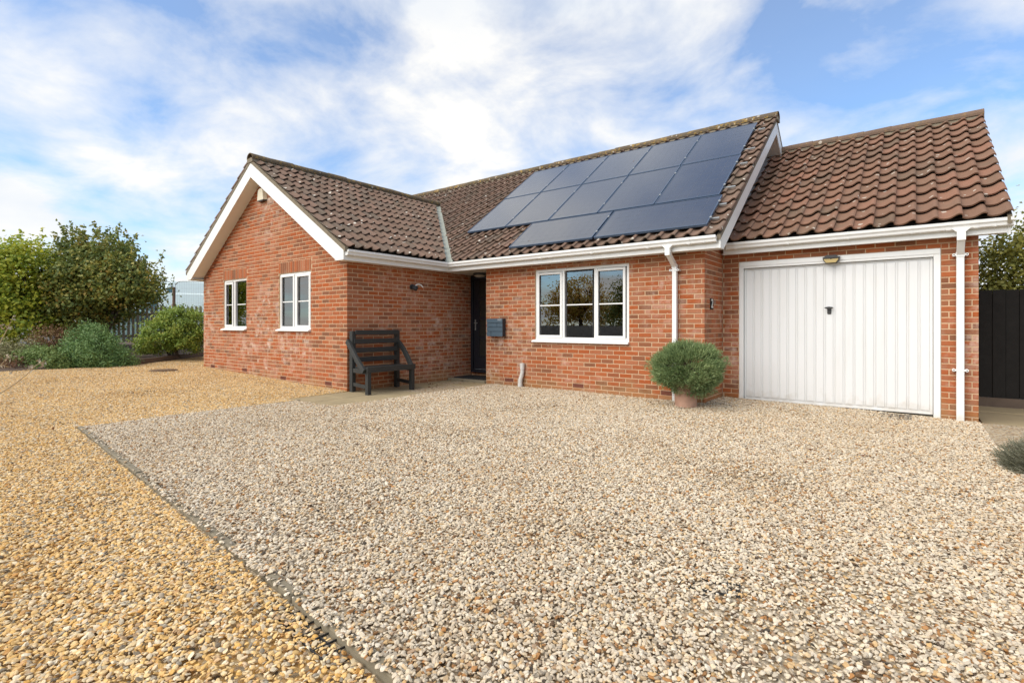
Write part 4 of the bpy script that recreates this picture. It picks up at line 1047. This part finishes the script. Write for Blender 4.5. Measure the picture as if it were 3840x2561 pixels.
# ================================================================ plants
def leaves(pts, nrm, ln, wd, rg, droop=.0):
    n = len(pts)
    a = rg.normal(size=(n, 3)); a -= (a * nrm).sum(1, keepdims=True) * nrm; a[:, 2] -= droop; a /= np.linalg.norm(a, axis=1, keepdims=True) + 1e-9
    b = np.cross(nrm, a); b /= np.linalg.norm(b, axis=1, keepdims=True) + 1e-9
    L_ = (ln * rg.uniform(.65, 1.3, n))[:, None]; W_ = (wd * rg.uniform(.7, 1.25, n))[:, None]
    fold = nrm * W_ * .25
    v = np.stack([pts, pts + a * L_ * .45 + b * W_ * .5 + fold, pts + a * L_, pts + a * L_ * .45 - b * W_ * .5 + fold], 1).reshape(-1, 3)
    return v, np.arange(4 * n).reshape(n, 4)
def unit(rg, n):
    q = rg.normal(size=(n, 3)); return q / np.linalg.norm(q, axis=1, keepdims=True)
def crown(name, ells, n, ln, wd, mat, parent, seed, clump=.16, shell=.55, nclump=None, up=.35, shoots=0, shoot_len=.5, zmin=None, droop=.1):
    rg = np.random.default_rng(seed); P = []; NN = []
    vol = np.array([e[3] * e[4] * e[5] for e in ells]) ** .67; vol /= vol.sum()
    for e, f in zip(ells, vol):
        c, r = np.array(e[:3]), np.array(e[3:]); m = int(n * f); k = nclump or max(10, m // 45)
        k = max(4, int(k * (f if nclump else 1)))
        d = unit(rg, k); rad = rg.uniform(shell, 1.03, k) ** .8; cc = c + d * rad[:, None] * r
        idx = rg.integers(0, k, m); sz = rg.uniform(.6, 1.4, k)[idx]
        off = rg.normal(size=(m, 3)) * clump * sz[:, None]; off[:, 2] *= .7
        p = cc[idx] + off; out = (p - c) / r; out /= np.linalg.norm(out, axis=1, keepdims=True) + 1e-9
        nn = out * .5 + unit(rg, m) * .75; nn[:, 2] += up; nn /= np.linalg.norm(nn, axis=1, keepdims=True)
        P.append(p); NN.append(nn)
    for i in range(shoots):
        e = ells[rg.integers(0, len(ells))]; c, r = np.array(e[:3]), np.array(e[3:])
        d = unit(rg, 1)[0]; d[2] = abs(d[2]) * .8 + .35; d /= np.linalg.norm(d); s = c + d * r * .92
        dr = d * .5 + np.array([0, 0, 1.0]) + rg.normal(size=3) * .25; dr /= np.linalg.norm(dr); l = shoot_len * rg.uniform(.4, 1.2); m = int(14 + 26 * l)
        tt = rg.uniform(0, 1, m) ** .8; p = s + dr * (tt * l)[:, None] + rg.normal(size=(m, 3)) * (.035 * (1.2 - tt))[:, None]
        P.append(p); NN.append(unit(rg, m))
    P = np.concatenate(P); NN = np.concatenate(NN)
    if zmin is not None:
        k = P[:, 2] > zmin + rg.uniform(0, .04, len(P)); P, NN = P[k], NN[k]
    v, f = leaves(P, NN, ln, wd, rg, droop)
    return obj(name, np_mesh(name, v, f), mat, parent)
def woody(name, base, ells, parent, mat, r0=.05, k=6, seed=1, lean=.15, sub=3):
    rg = random.Random(seed); b = MB(); base = Vector(base)
    for i in range(k):
        e = ells[i % len(ells)]; q = Vector((e[0] + rg.uniform(-.6, .6) * e[3], e[1] + rg.uniform(-.6, .6) * e[4], e[2] + rg.uniform(.0, .75) * e[5]))
        s = base + Vector((rg.uniform(-lean, lean), rg.uniform(-lean, lean), -.05)); m = s.lerp(q, .45) + Vector((rg.uniform(-.1, .1), rg.uniform(-.1, .1), .12 * (q - s).length))
        pts = [s.lerp(m, t * 2) if t < .5 else m.lerp(q, t * 2 - 1) for t in (0, .2, .4, .6, .8, 1)]
        b.tube(pts, [r0 * (1 - .85 * j / 5) for j in range(6)], 6)
        for _ in range(sub):
            st = pts[rg.randint(2, 4)]; en = st + Vector((rg.uniform(-1, 1) * e[3] * .5, rg.uniform(-1, 1) * e[4] * .5, rg.uniform(.1, .6) * e[5])); b.tube([st, st.lerp(en, .5) + Vector((0, 0, .05)), en], [r0 * .3, r0 * .2, r0 * .06], 5)
    return b.build(name, mat, parent)
M['lf_beech'] = m_leaf('dark_olive_leaf', [(0, (0.099, 0.142, 0.046)), (.35, (0.170, 0.223, 0.059)), (.6, (0.270, 0.282, 0.062)), (.82, (0.422, 0.342, 0.072)), (.95, (0.505, 0.297, 0.073)), (1, (0.590, 0.297, 0.084))], .3)
M['lf_yellow'] = m_leaf('yellow_green_leaf', [(0, (0.168, 0.256, 0.041)), (.35, (0.307, 0.396, 0.052)), (.65, (0.515, 0.511, 0.061)), (.88, (0.650, 0.641, 0.072)), (1, (0.650, 0.562, 0.081))], .4)
M['lf_shrub'] = m_leaf('mid_green_leaf', [(0, (0.126, 0.200, 0.041)), (.4, (0.223, 0.321, 0.054)), (.75, (0.364, 0.428, 0.073)), (1, (0.532, 0.442, 0.095))], .3)
M['lf_fir'] = m_leaf('blue_green_needle', [(0, (0.079, 0.158, 0.051)), (.5, (0.147, 0.255, 0.077)), (1, (0.253, 0.372, 0.119))], .15)
M['lf_fir2'] = m_leaf('fresh_green_needle', [(0, (0.113, 0.182, 0.047)), (.5, (0.179, 0.268, 0.071)), (1, (0.334, 0.365, 0.118))], .15)
M['lf_brown'] = m_leaf('russet_leaf', [(0, (0.112, 0.055, 0.030)), (.5, (0.205, 0.097, 0.047)), (.8, (0.242, 0.149, 0.055)), (1, (0.205, 0.205, 0.074))], .2)
M['lf_olive'] = m_leaf('faded_olive_leaf', [(0, (0.139, 0.131, 0.060)), (.5, (0.242, 0.233, 0.102)), (1, (0.372, 0.335, 0.167))], .2)
M['lf_lav'] = m_leaf('grey_green_lavender', [(0, (0.097, 0.152, 0.060)), (.4, (0.167, 0.238, 0.090)), (.75, (0.271, 0.346, 0.147)), (1, (0.417, 0.464, 0.217))], .12)
M['lf_lavdry'] = m_leaf('dull_lavender', [(0, (0.074, 0.078, 0.048)), (.5, (0.158, 0.158, 0.102)), (1, (0.260, 0.251, 0.186))], .1)
M['lf_autumn'] = m_leaf('autumn_leaf', [(0, (0.371, 0.230, 0.061)), (.4, (0.650, 0.391, 0.097)), (.75, (0.650, 0.554, 0.112)), (1, (0.557, 0.456, 0.112))], .4)
M['lf_far'] = m_leaf('far_green_leaf', [(0, (0.094, 0.158, 0.074)), (.6, (0.186, 0.278, 0.131)), (1, (0.298, 0.372, 0.186))], .3)
M['lf_side'] = m_leaf('sunlit_green_leaf', [(0, (0.137, 0.162, 0.046)), (.4, (0.257, 0.264, 0.065)), (.75, (0.452, 0.418, 0.093)), (1, (0.725, 0.587, 0.140))], .35)

def plant(name, base, ells, label, cat, mat, n, ln, wd, seed, r0=.03, k=6, group=None, **kw):
    t = thing(name, base, label, cat, group)
    woody('trunk' if 'tree' in name else 'stem', base, ells, t, M['bark'], r0, k, seed)
    crown('crown', ells, n, ln, wd, mat, t, seed, **kw)
    return t
def E(u, v, d, rx, ry, rz): p = W(u, v, d); return (p.x, p.y, p.z, rx, ry, rz)
GP = 'shrubs of the raised bed'
bz = .42
plant('beech_tree', W(385, 1300, 15.2) * 1.0, [E(370, 1080, 15.2, 1.25, 1.15, 1.0), E(300, 1150, 15.1, 1.05, 1.0, .95), E(495, 1075, 15.0, .95, .9, .55), E(400, 1000, 15.3, .95, .9, .75), E(330, 1000, 15.4, .8, .8, .75)],
      'big spreading dark olive bush with upright shoots, tallest left of the fence', 'tree', M['lf_beech'], 27000, .095, .072, 21, .06, 10, GP, shoots=110, shoot_len=.68, clump=.15, zmin=.62)
plant('hazel_tree', W(40, 1310, 14.3), [E(30, 1050, 14.3, 1.0, 1.0, 1.05), E(110, 1010, 14.6, .75, .8, .85), E(60, 1180, 14.2, 1.1, .9, .8), E(-90, 1060, 14.0, 1.1, 1.1, 1.1), E(150, 1150, 14.8, .6, .7, .8)],
      'yellow green leafy tree at the left edge of the picture', 'tree', M['lf_yellow'], 17000, .095, .075, 22, .06, 9, GP, shoots=26, shoot_len=.5, clump=.16, zmin=.55)
plant('evergreen_shrub', W(650, 1330, 14.3), [E(600, 1260, 14.2, .62, .55, .50), E(680, 1230, 14.4, .75, .6, .62), E(655, 1205, 14.6, .55, .5, .46), E(740, 1240, 14.7, .6, .6, .60), E(560, 1285, 14.1, .4, .4, .32), E(690, 1268, 14.3, .7, .5, .34)],
      'rounded mid green shrub in front of the picket fence beside the house corner', 'shrub', M['lf_shrub'], 17000, .072, .036, 23, .025, 8, GP, clump=.075, up=.5, zmin=.36)
plant('juniper_shrub', W(370, 1375, 12.6), [E(365, 1325, 12.4, .62, .55, .46), E(335, 1285, 12.7, .55, .5, .46), E(430, 1352, 12.5, .46, .45, .26), E(295, 1345, 12.3, .42, .4, .30)],
      'spreading blue green juniper at the edge of the golden gravel', 'shrub', M['lf_fir'], 17000, .075, .020, 24, .02, 6, GP, clump=.085, up=.3, zmin=.17, droop=.35)
plant('juniper_shrub', W(190, 1385, 12.1), [E(190, 1352, 12.0, .55, .45, .27), E(140, 1340, 12.2, .48, .4, .26), E(235, 1362, 12.0, .36, .35, .20)],
      'low fresh green juniper left of the taller blue green one', 'shrub', M['lf_fir2'], 10000, .065, .020, 25, .015, 5, GP, clump=.075, up=.4, zmin=.16, droop=.3)
plant('russet_shrub', W(195, 1330, 13.0), [E(190, 1275, 13.0, .45, .4, .32), E(240, 1290, 12.9, .35, .35, .26)],
      'russet brown twiggy shrub behind the low green juniper', 'shrub', M['lf_brown'], 2600, .05, .028, 26, .018, 12, GP, clump=.11, zmin=.4)
plant('faded_shrub', W(70, 1375, 12.3), [E(80, 1325, 12.4, .6, .45, .32), E(20, 1340, 12.2, .5, .4, .28)],
      'faded olive shrub with brown stems at the left edge of the bed', 'shrub', M['lf_olive'], 4500, .055, .030, 27, .018, 9, GP, clump=.10, zmin=.25)
plant('dead_shrub', W(50, 1390, 11.8), [E(55, 1372, 11.75, .5, .35, .18), E(-30, 1376, 11.6, .4, .35, .18)],
      'low brown dying ground plant below the faded shrub', 'shrub', M['lf_brown'], 2600, .05, .025, 28, .014, 8, GP, clump=.09, zmin=.14)
# raised bed and its timber edge
b = MB(); cols = []
for y in np.linspace(-10, 1.5, 24):
    xf = float(bed_front(np.array(y))); row = []
    for t_, z in ((0, -.02), (.15, .015), (.6, .05), (1.4, .14), (3.0, .30), (6, .36)):
        row.append((xf - t_, y, gz(xf - t_, y) + z + .02 * math.sin(y * 3 + t_ * 5)))
    cols.append(row)
for r_ in cols: b.v += r_
for i in range(len(cols) - 1):
    for j in range(5): b.face((i * 6 + j, i * 6 + j + 1, i * 6 + 7 + j, i * 6 + 6 + j))
o = b.build('planting_bed', M['soil'], fix=True, smooth=True); tag(o, kind='structure')
t = thing('bed_edging', (-13.5, -2.5, .2), 'long weathered timber sleepers edging the bed beside the house corner', 'sleeper')
pts = [Vector((float(bed_front(np.array(y))) + .06, y, 0)) for y in (-3.75, -2.2, -.65, .9)]
for i, (p, q) in enumerate(zip(pts, pts[1:])):
    b = MB(); b.bar((p.x, p.y, gz(p.x, p.y) + .055), (q.x, q.y - .01, gz(q.x, q.y) + .055), .12, .17); b.build('sleeper', M['sleeper'], t, bevel=.01)

# ---------------------------------------------------------------- potted lavender
pc = Vector((-.12, -.47, -.002))
M['terracotta'] = plain('pale_weathered_terracotta', (.44, .26, .18), .9, .4, 9, .3)
t = thing('potted_lavender', pc, 'large rounded lavender bush in a terracotta pot by the downpipe', 'potted plant')
b = MB(); b.lathe([(0, .0), (.145, .0), (.152, .02), (.150, .035), (.165, .30), (.185, .305), (.187, .36), (.165, .362), (.16, .31), (0, .30)], pc, 32); b.build('pot', M['terracotta'], t, smooth=True)
def blades(name, c, r, n, ln, wd, mat, parent, seed, flat=.0):
    rg = np.random.default_rng(seed); d = unit(rg, n); d[:, 2] = np.where(d[:, 2] < -.55, -d[:, 2], d[:, 2])
    k = 260; cd_ = unit(rg, k); idx = rg.integers(0, k, n); d = d * .19 + cd_[idx] * .85; d /= np.linalg.norm(d, axis=1, keepdims=True)
    lump = (1 + .11 * rg.normal(size=k))[idx] * (1 + .10 * np.sin(cd_[idx, 0] * 4 + 1) * np.cos(cd_[idx, 1] * 3))
    rad = rg.uniform(.55, 1.0, n) ** .5 * lump
    p = np.array(c) + d * rad[:, None] * np.array(r)
    dr = d * .8 + unit(rg, n) * .55; dr[:, 2] += .35; dr /= np.linalg.norm(dr, axis=1, keepdims=True)
    sd_ = np.cross(dr, unit(rg, n)); sd_ /= np.linalg.norm(sd_, axis=1, keepdims=True) + 1e-9
    L_ = (ln * rg.uniform(.6, 1.4, n))[:, None]; v = np.stack([p - sd_ * wd, p + sd_ * wd, p + dr * L_ + sd_ * wd * .5, p + dr * L_ - sd_ * wd * .5], 1).reshape(-1, 3)
    return obj(name, np_mesh(name, v, np.arange(4 * n).reshape(n, 4)), mat, parent)
blades('crown', (pc.x + .03, pc.y, .545), (.495, .45, .345), 40000, .040, .0036, M['lf_lav'], t, 31)
woody('stem', (pc.x, pc.y, .32), [(pc.x, pc.y, .55, .42, .38, .22)], t, M['bark'], .014, 16, 5, .05)
t = thing('lavender_clump', (3.42, -1.72, -.09), 'small dull lavender clump at the right edge of the drive', 'plant')
blades('crown', (3.42, -1.75, .02), (.34, .32, .16), 9000, .06, .0028, M['lf_lavdry'], t, 33)
woody('stem', (3.42, -1.75, -.08), [(3.42, -1.75, .0, .28, .28, .12)], t, M['bark'], .008, 12, 6, .08)

# ---------------------------------------------------------------- dry twigs at the left edge
M['dry2'] = plain('papery_seed_head', (.42, .36, .27), .8, .2)
M['dry'] = plain('dry_straw_stem', (.36, .28, .18), .8, .25, 20)
t = thing('dry_plant', W(-200, 1560, 4.2), 'thin dry stems with papery seed heads leaning in from the left edge', 'plant')
def twig(pts, r): b = MB(); b.tube([W(*p) for p in pts], [r * (1 - .6 * i / (len(pts) - 1)) for i in range(len(pts))], 6); b.build('stem', M['dry'], t)
twig([(-220, 1600, 4.2), (-90, 1520, 4.15), (0, 1475, 4.1), (55, 1440, 4.1), (100, 1405, 4.05), (128, 1375, 4.0), (155, 1358, 4.0)], .0055)
twig([(-200, 1580, 4.3), (-80, 1440, 4.2), (0, 1372, 4.2), (35, 1333, 4.15)], .0045)
twig([(-160, 1450, 4.2), (-60, 1340, 4.2), (0, 1285, 4.2), (30, 1230, 4.2), (50, 1186, 4.2)], .005)
twig([(-120, 1440, 4.3), (0, 1422, 4.25), (60, 1412, 4.2), (90, 1404, 4.2)], .003)
rg = np.random.default_rng(5); P = np.concatenate([np.array(W(u, v, 4.05))[None] + rg.normal(size=(n_, 3)) * s_ for u, v, n_, s_ in ((158, 1358, 12, .018), (120, 1375, 6, .012), (30, 1340, 8, .014), (12, 1365, 6, .012), (50, 1188, 4, .008), (10, 1220, 6, .012), (22, 1235, 5, .012), (52, 1400, 4, .01))])
v, f = leaves(P, unit(rg, len(P)), .035, .018, rg); tag(obj('seed_head', np_mesh('seed_head', v, f), M['dry2'], t), kind='stuff')

# ================================================================ fences
M['picket'] = plain('weathered_grey_picket', (.36, .325, .27), .9, .2, 9, .4)
def fence_pt(s): return W(300, 1218, 16.3).lerp(W(930, 1218, 18.0), s)
f0, f1 = fence_pt(0), fence_pt(1); fl = (f1 - f0).length; fd_ = (f1 - f0).normalized()
t = thing('picket_fence', (f0.x, f0.y, .5), 'weathered grey picket fence with round tops behind the bed', 'fence')
n = int(fl / .128); fn = Vector((-fd_.y, fd_.x, 0))
pk = MB(); pts = [(-.036, 0), (.036, 0), (.036, 1.13), (.026, 1.158), (0, 1.17), (-.026, 1.158), (-.036, 1.13)]
pk.prism([(x, 0, z) for x, z in pts], (0, .02, 0)); pkm = pk.mesh('picket'); pkm.materials.append(M['picket'])
ang = math.atan2(fd_.y, fd_.x)
for i in range(n):
    p = f0 + fd_ * (i * .128 + random.uniform(-.006, .006)); dd = depth(p.x, p.y)
    zt = CZ + 70 / FOC * dd
    o = bpy.data.objects.new('picket', pkm); COL.objects.link(o); o.location = (p.x - fn.x * .03, p.y - fn.y * .03, zt - 1.17 + random.uniform(-.01, .01)); o.rotation_euler = (0, random.uniform(-.012, .012), ang)
    attach(o, t)
for z in (.20, .90):
    b = MB(); z0 = CZ + 70 / FOC * depth(f0.x, f0.y) - 1.17 + z; z1 = CZ + 70 / FOC * depth(f1.x, f1.y) - 1.17 + z
    b.bar(Vector((f0.x, f0.y, z0)) + fn * .03, Vector((f1.x, f1.y, z1)) + fn * .03, .04, .08); b.build('rail', M['picket'], t)
for s_ in (.05, .4, .75):
    p = fence_pt(s_) + fn * .10; b = MB(); b.box(p.x - .045, p.x + .045, p.y - .045, p.y + .045, .1, 1.6); b.build('post', M['picket'], t)
# wire mesh panels behind
M['rustpost'] = plain('brown_steel_post', (.17, .10, .065), .8, .2)
def mesh_panel(uL, uR, label, vt=1055):
    d = 20.0; p0, p1 = W(uL, 1218, d), W(uR, 1218, d); dr = (p1 - p0); ln = dr.length; dr.normalize(); zt = CZ + (HOR - vt) / FOC * d; zb = .25
    t = thing('mesh_panel', (p0.x, p0.y, zb), label, 'fence', 'wire mesh fence panels')
    P = lambda a, z: Vector((p0.x + dr.x * a, p0.y + dr.y * a, z))
    b = MB(); rr = .22; path = [P(0, zb), P(0, zt - rr)] + [P(rr - rr * math.cos(q), zt - rr + rr * math.sin(q)) for q in (R(30), R(60), R(90))] + [P(ln - rr + rr * math.sin(q), zt - rr + rr * math.cos(q)) for q in (0, R(30), R(60), R(90))] + [P(ln, zb)]
    b.tube(path, .022, 8); b.build('frame', M['steel'], t, smooth=True)
    b = MB(); n = int(ln / .09)
    for i in range(1, n): b.tube([P(i * ln / n, zb), P(i * ln / n, zt - .02)], .0022, 4, False)
    for z in np.arange(zb + .1, zt - .1, .28): b.tube([P(.01, z), P(ln - .01, z)], .0022, 4, False)
    b.build('mesh_wire', M['steel'], t)
mesh_panel(330, 648, 'wire mesh fence panel left of the brown post'); mesh_panel(656, 990, 'wire mesh fence panel right of the brown post')
p = W(652, 1218, 19.9); b = MB(); b.tube([(p.x, p.y, .2), (p.x, p.y, CZ + (HOR - 1078) / FOC * 19.9)], .052, 10)
b.box(p.x - .062, p.x + .062, p.y - .062, p.y + .062, 1.9, 1.98); b.box(p.x - .062, p.x + .062, p.y - .062, p.y + .062, .9, .98)
tag(b.build('fence_post', M['rustpost']), 'round brown post joining the two wire mesh panels', 'post')
# black board fence on the right
M['blackboard'] = plain('black_stained_board', (.017, .015, .013), .8, .6, 7, .6, .25)
t = thing('board_fence', (3.13, 3.0, -.07), 'tall black board fence to the right of the garage', 'fence')
x = 3.135; i = 0
while x < 6.8:
    b = MB(); dy = .012 * (i % 2); b.box(x, x + .1465, 3.0 + dy, 3.022 + dy, .06 + random.uniform(-.01, .01), 1.72 + random.uniform(-.012, .008)); b.build('board', M['blackboard'], t, bevel=.003); x += .150; i += 1
for z in (.3, 1.45):
    b = MB(); b.box(3.135, 6.8, 3.042, 3.09, z, z + .08); b.build('rail', M['blackboard'], t)
b = MB(); b.box(3.135, 6.8, 3.036, 3.040, .06, 1.66); b.build('gap_blackout', M['black'], t)  # added black sheet that stops light showing between the boards
b = MB(); b.box(3.135, 6.8, 2.985, 3.035, -.12, .055); b.build('gravel_board', M['sleeper'], t)
b = MB(); pr = [(.045 * math.cos(q), .045 * math.sin(q)) for q in np.linspace(0, 2 * math.pi, 17)]; b.tube([(3.205 + a, 2.985, .86 + c) for a, c in pr], .005, 6); b.build('ring_latch', M['steel'], t)

# ================================================================ trees right, far off and behind the viewer
def tree(name, base, ells, label, mat, n, ln, wd, seed, r0=.12, group=None, **kw):
    t = thing(name, base, label, 'tree', group); bx, by, bz_ = base
    b = MB(); b.tube([(bx, by, bz_ - .1), (bx + .05, by, bz_ + .6), (bx - .03, by + .04, ells[0][2] - ells[0][5] * .5)], [r0, r0 * .8, r0 * .55], 10)
    b.build('trunk', M['bark'], t); woody('limb', (bx - .03, by + .04, ells[0][2] - ells[0][5] * .7), ells, t, M['bark'], r0 * .5, 10, seed, .05, 4)
    crown('crown', ells, n, ln, wd, mat, t, seed, **kw); return t
tree('garden_tree', (4.6, 6.2, 0), [(4.2, 6.0, 2.1, .9, .8, .85), (4.9, 6.0, 2.75, .9, .9, .85), (4.0, 5.8, 1.5, .8, .7, .6), (5.6, 6.2, 2.5, 1.0, 1.0, 1.1)],
     'loose leafy green tree showing above the black fence', M['lf_side'], 30000, .075, .055, 41, .09, shoots=30, shoot_len=.6, clump=.17)
tree('garden_tree', (6.6, 9.5, 0), [(6.2, 9.5, 2.9, 1.4, 1.2, 1.3), (7.3, 9.2, 3.3, 1.4, 1.3, 1.3)], 'taller green tree farther back at the right edge', M['lf_side'], 18000, .10, .07, 42, .12, shoots=20, shoot_len=.6, clump=.2)
for i, (u, d, s, lab) in enumerate(((560, 46, 3.0, 'far green tree beyond the parked vans, seen beside the dark bush'), (760, 60, 3.2, 'far green tree line peeping over the white van roof'), (250, 50, 3.6, 'far tree hidden mostly behind the dark olive bush'), (30, 52, 4.0, 'far tree behind the yellow green tree'))):
    p = W(u, 1218, d); tree('far_tree', (p.x, p.y, 0), [(p.x, p.y, s * .7, s * 1.2, s * 1.2, s * .55)], lab, M['lf_far'], 2200, .28, .2, 50 + i, .2, 'far trees beyond the yard', clump=.4)
# seen only as reflections in the front window
def MW(u, v, d): p = W(u, v, d); return Vector((p.x, -p.y, p.z))     # where the window mirrors it from
def ME2(u, v, d, rx, ry, rz): p = MW(u, v, d); return (p.x, p.y, p.z, rx, ry, rz)
ba = MW(2175, 1218, 40); bb_ = MW(2352, 1218, 32)
tree('road_tree', (ba.x, ba.y, 0), [ME2(2170, 1125, 40, 2.0, 2.0, 1.9), ME2(2100, 1150, 40, 1.5, 1.5, 1.4), ME2(2235, 1160, 40, 1.6, 1.6, 1.4)], 'orange brown autumn tree mirrored in the wide front window', M['lf_autumn'], 9000, .17, .12, 61, .22, clump=.32)
tree('road_tree', (bb_.x, bb_.y, 0), [ME2(2350, 1130, 32, .8, .8, 1.3), ME2(2340, 1200, 32, 1.1, 1.0, 1.2)], 'dark evergreen tree mirrored in the right pane of the front window', M['lf_beech'], 6000, .16, .09, 62, .15, clump=.28)
b = MB(); xx = -34.0; t = thing('roadside_fence', (-14, -22, 0), 'low dark board fence mirrored in the foot of the front window', 'fence')
while xx < 4:
    b = MB(); b.box(xx, xx + .38, -19.0, -18.97, 0, 1.12 + .02 * math.sin(xx * 7)); b.build('board', M['picket'], t); xx += .40

# ================================================================ vans and car beyond the fence
M['vanwhite'] = plain('white_van_paint', (.74, .84, .82), .25, .03); M['vanglass'] = plain('dark_teal_window', (.05, .11, .11), .1); M['tyre'] = plain('black_tyre', (.02, .02, .02), .8)
M['carteal'] = plain('pale_teal_car_paint', (.30, .46, .44), .25, .05); M['redlamp'] = plain('red_lamp', (.45, .04, .03), .3)
def vehicle(name, origin, ang, prof, width, wheels, wins, mat, label, cat, group=None):
    t = thing(name, origin, label, cat, group); c, s_ = math.cos(ang), math.sin(ang); o = Vector(origin)
    T = lambda x, y, z: Vector((o.x + x * c - y * s_, o.y + x * s_ + y * c, o.z + z))
    b = MB(); n = len(prof); ins = .10
    rows = [(-width / 2, 1), (-width / 2 + .0, 1), (width / 2, 1)]
    L_ = [T(x, -width / 2 + (ins if z > 1.0 else 0) * (z - 1.0 if z > 1 else 0), z) for x, z in prof]; Rr = [T(x, width / 2 - (ins if z > 1.0 else 0) * (z - 1.0 if z > 1 else 0), z) for x, z in prof]
    b.v += L_ + Rr; b.face(range(n)); b.face(range(2 * n - 1, n - 1, -1))
    for i in range(n): b.face((i, (i + 1) % n, n + (i + 1) % n, n + i))
    b.build('body', mat, t, bevel=.05)
    for poly in wins:
        for sgn in (-1, 1):
            w_ = MB(); q = [T(x, sgn * (width / 2 + .012 - ins * max(0, z - 1.0)), z) for x, z in poly]; w_.prism(q, T(0, sgn * .012, 0) - T(0, 0, 0)); w_.build('window', M['vanglass'], t)
    for x in wheels:
        for sgn in (-1, 1):
            y = sgn * (width / 2 - .09); w_ = MB(); w_.tube([T(x, y - .11, .33), T(x, y + .11, .33)], .33, 18); wh = w_.build('wheel', M['tyre'], t)
            w_ = MB(); w_.tube([T(x, y + sgn * .10, .33), T(x, y + sgn * .125, .33)], .2, 14); w_.build('hubcap', M['steel'], wh)
    return t
VAN = [(-2.7, .35), (-2.75, .9), (-2.65, 2.25), (-2.5, 2.42), (1.15, 2.45), (1.4, 2.35), (2.05, 1.45), (2.65, 1.2), (2.8, .9), (2.8, .35)]
p = W(700, 1218, 24.5); vehicle('van', (p.x, p.y, .2), ang + math.pi, VAN, 1.9, (-1.7, 1.9), [[(.95, 1.35), (1.85, 1.4), (1.32, 2.2), (.95, 2.22)]], M['vanwhite'], 'white panel van parked behind the wire mesh fence', 'van', 'vans in the yard')
p = W(735, 1218, 33); vehicle('van', (p.x, p.y, .9), ang + math.pi, [(x * .95, z * 1.22) for x, z in VAN], 2.0, (-1.6, 1.8), [[(.95, 1.6), (1.7, 1.7), (1.25, 2.6), (.95, 2.62)]], M['vanwhite'], 'taller pale van farther back, its roof showing above the first', 'van', 'vans in the yard')
CAR = [(-2.0, .3), (-2.05, .75), (-1.75, .95), (-1.2, 1.42), (.35, 1.45), (1.0, 1.0), (1.85, .85), (2.05, .6), (2.0, .3)]
p = W(520, 1218, 21.2); vehicle('car', (p.x, p.y, .32), ang + .15, CAR, 1.7, (-1.3, 1.3), [[(-1.45, .98), (-.45, 1.0), (-.45, 1.36), (-1.12, 1.36)], [(-.38, 1.0), (.82, 1.0), (.32, 1.38), (-.38, 1.38)]], M['carteal'], 'pale teal car behind the pickets', 'car')

# ================================================================ fallen leaves
rg = np.random.default_rng(91); n = 70
fx = np.concatenate([rg.uniform(-4.8, 3.0, 30), rg.uniform(-12, -5, 18), XW + rg.uniform(.1, 1.0, 22)]); fy = np.concatenate([rg.uniform(-6.0, -.3, 30), rg.uniform(-7, -3.0, 18), rg.uniform(-1.4, -.05, 22)])
fz = gzn(fx, fy) + .022; v, f = leaves(np.stack([fx, fy, fz], 1), np.array([0, 0, 1.0]) + .25 * rg.normal(size=(n, 3)), .05, .034, rg)
tag(obj('fallen_leaves', np_mesh('fallen_leaves', v, f), M['lf_brown']), 'scattered brown fallen leaves on the gravel and path', 'leaves', None, 'stuff')
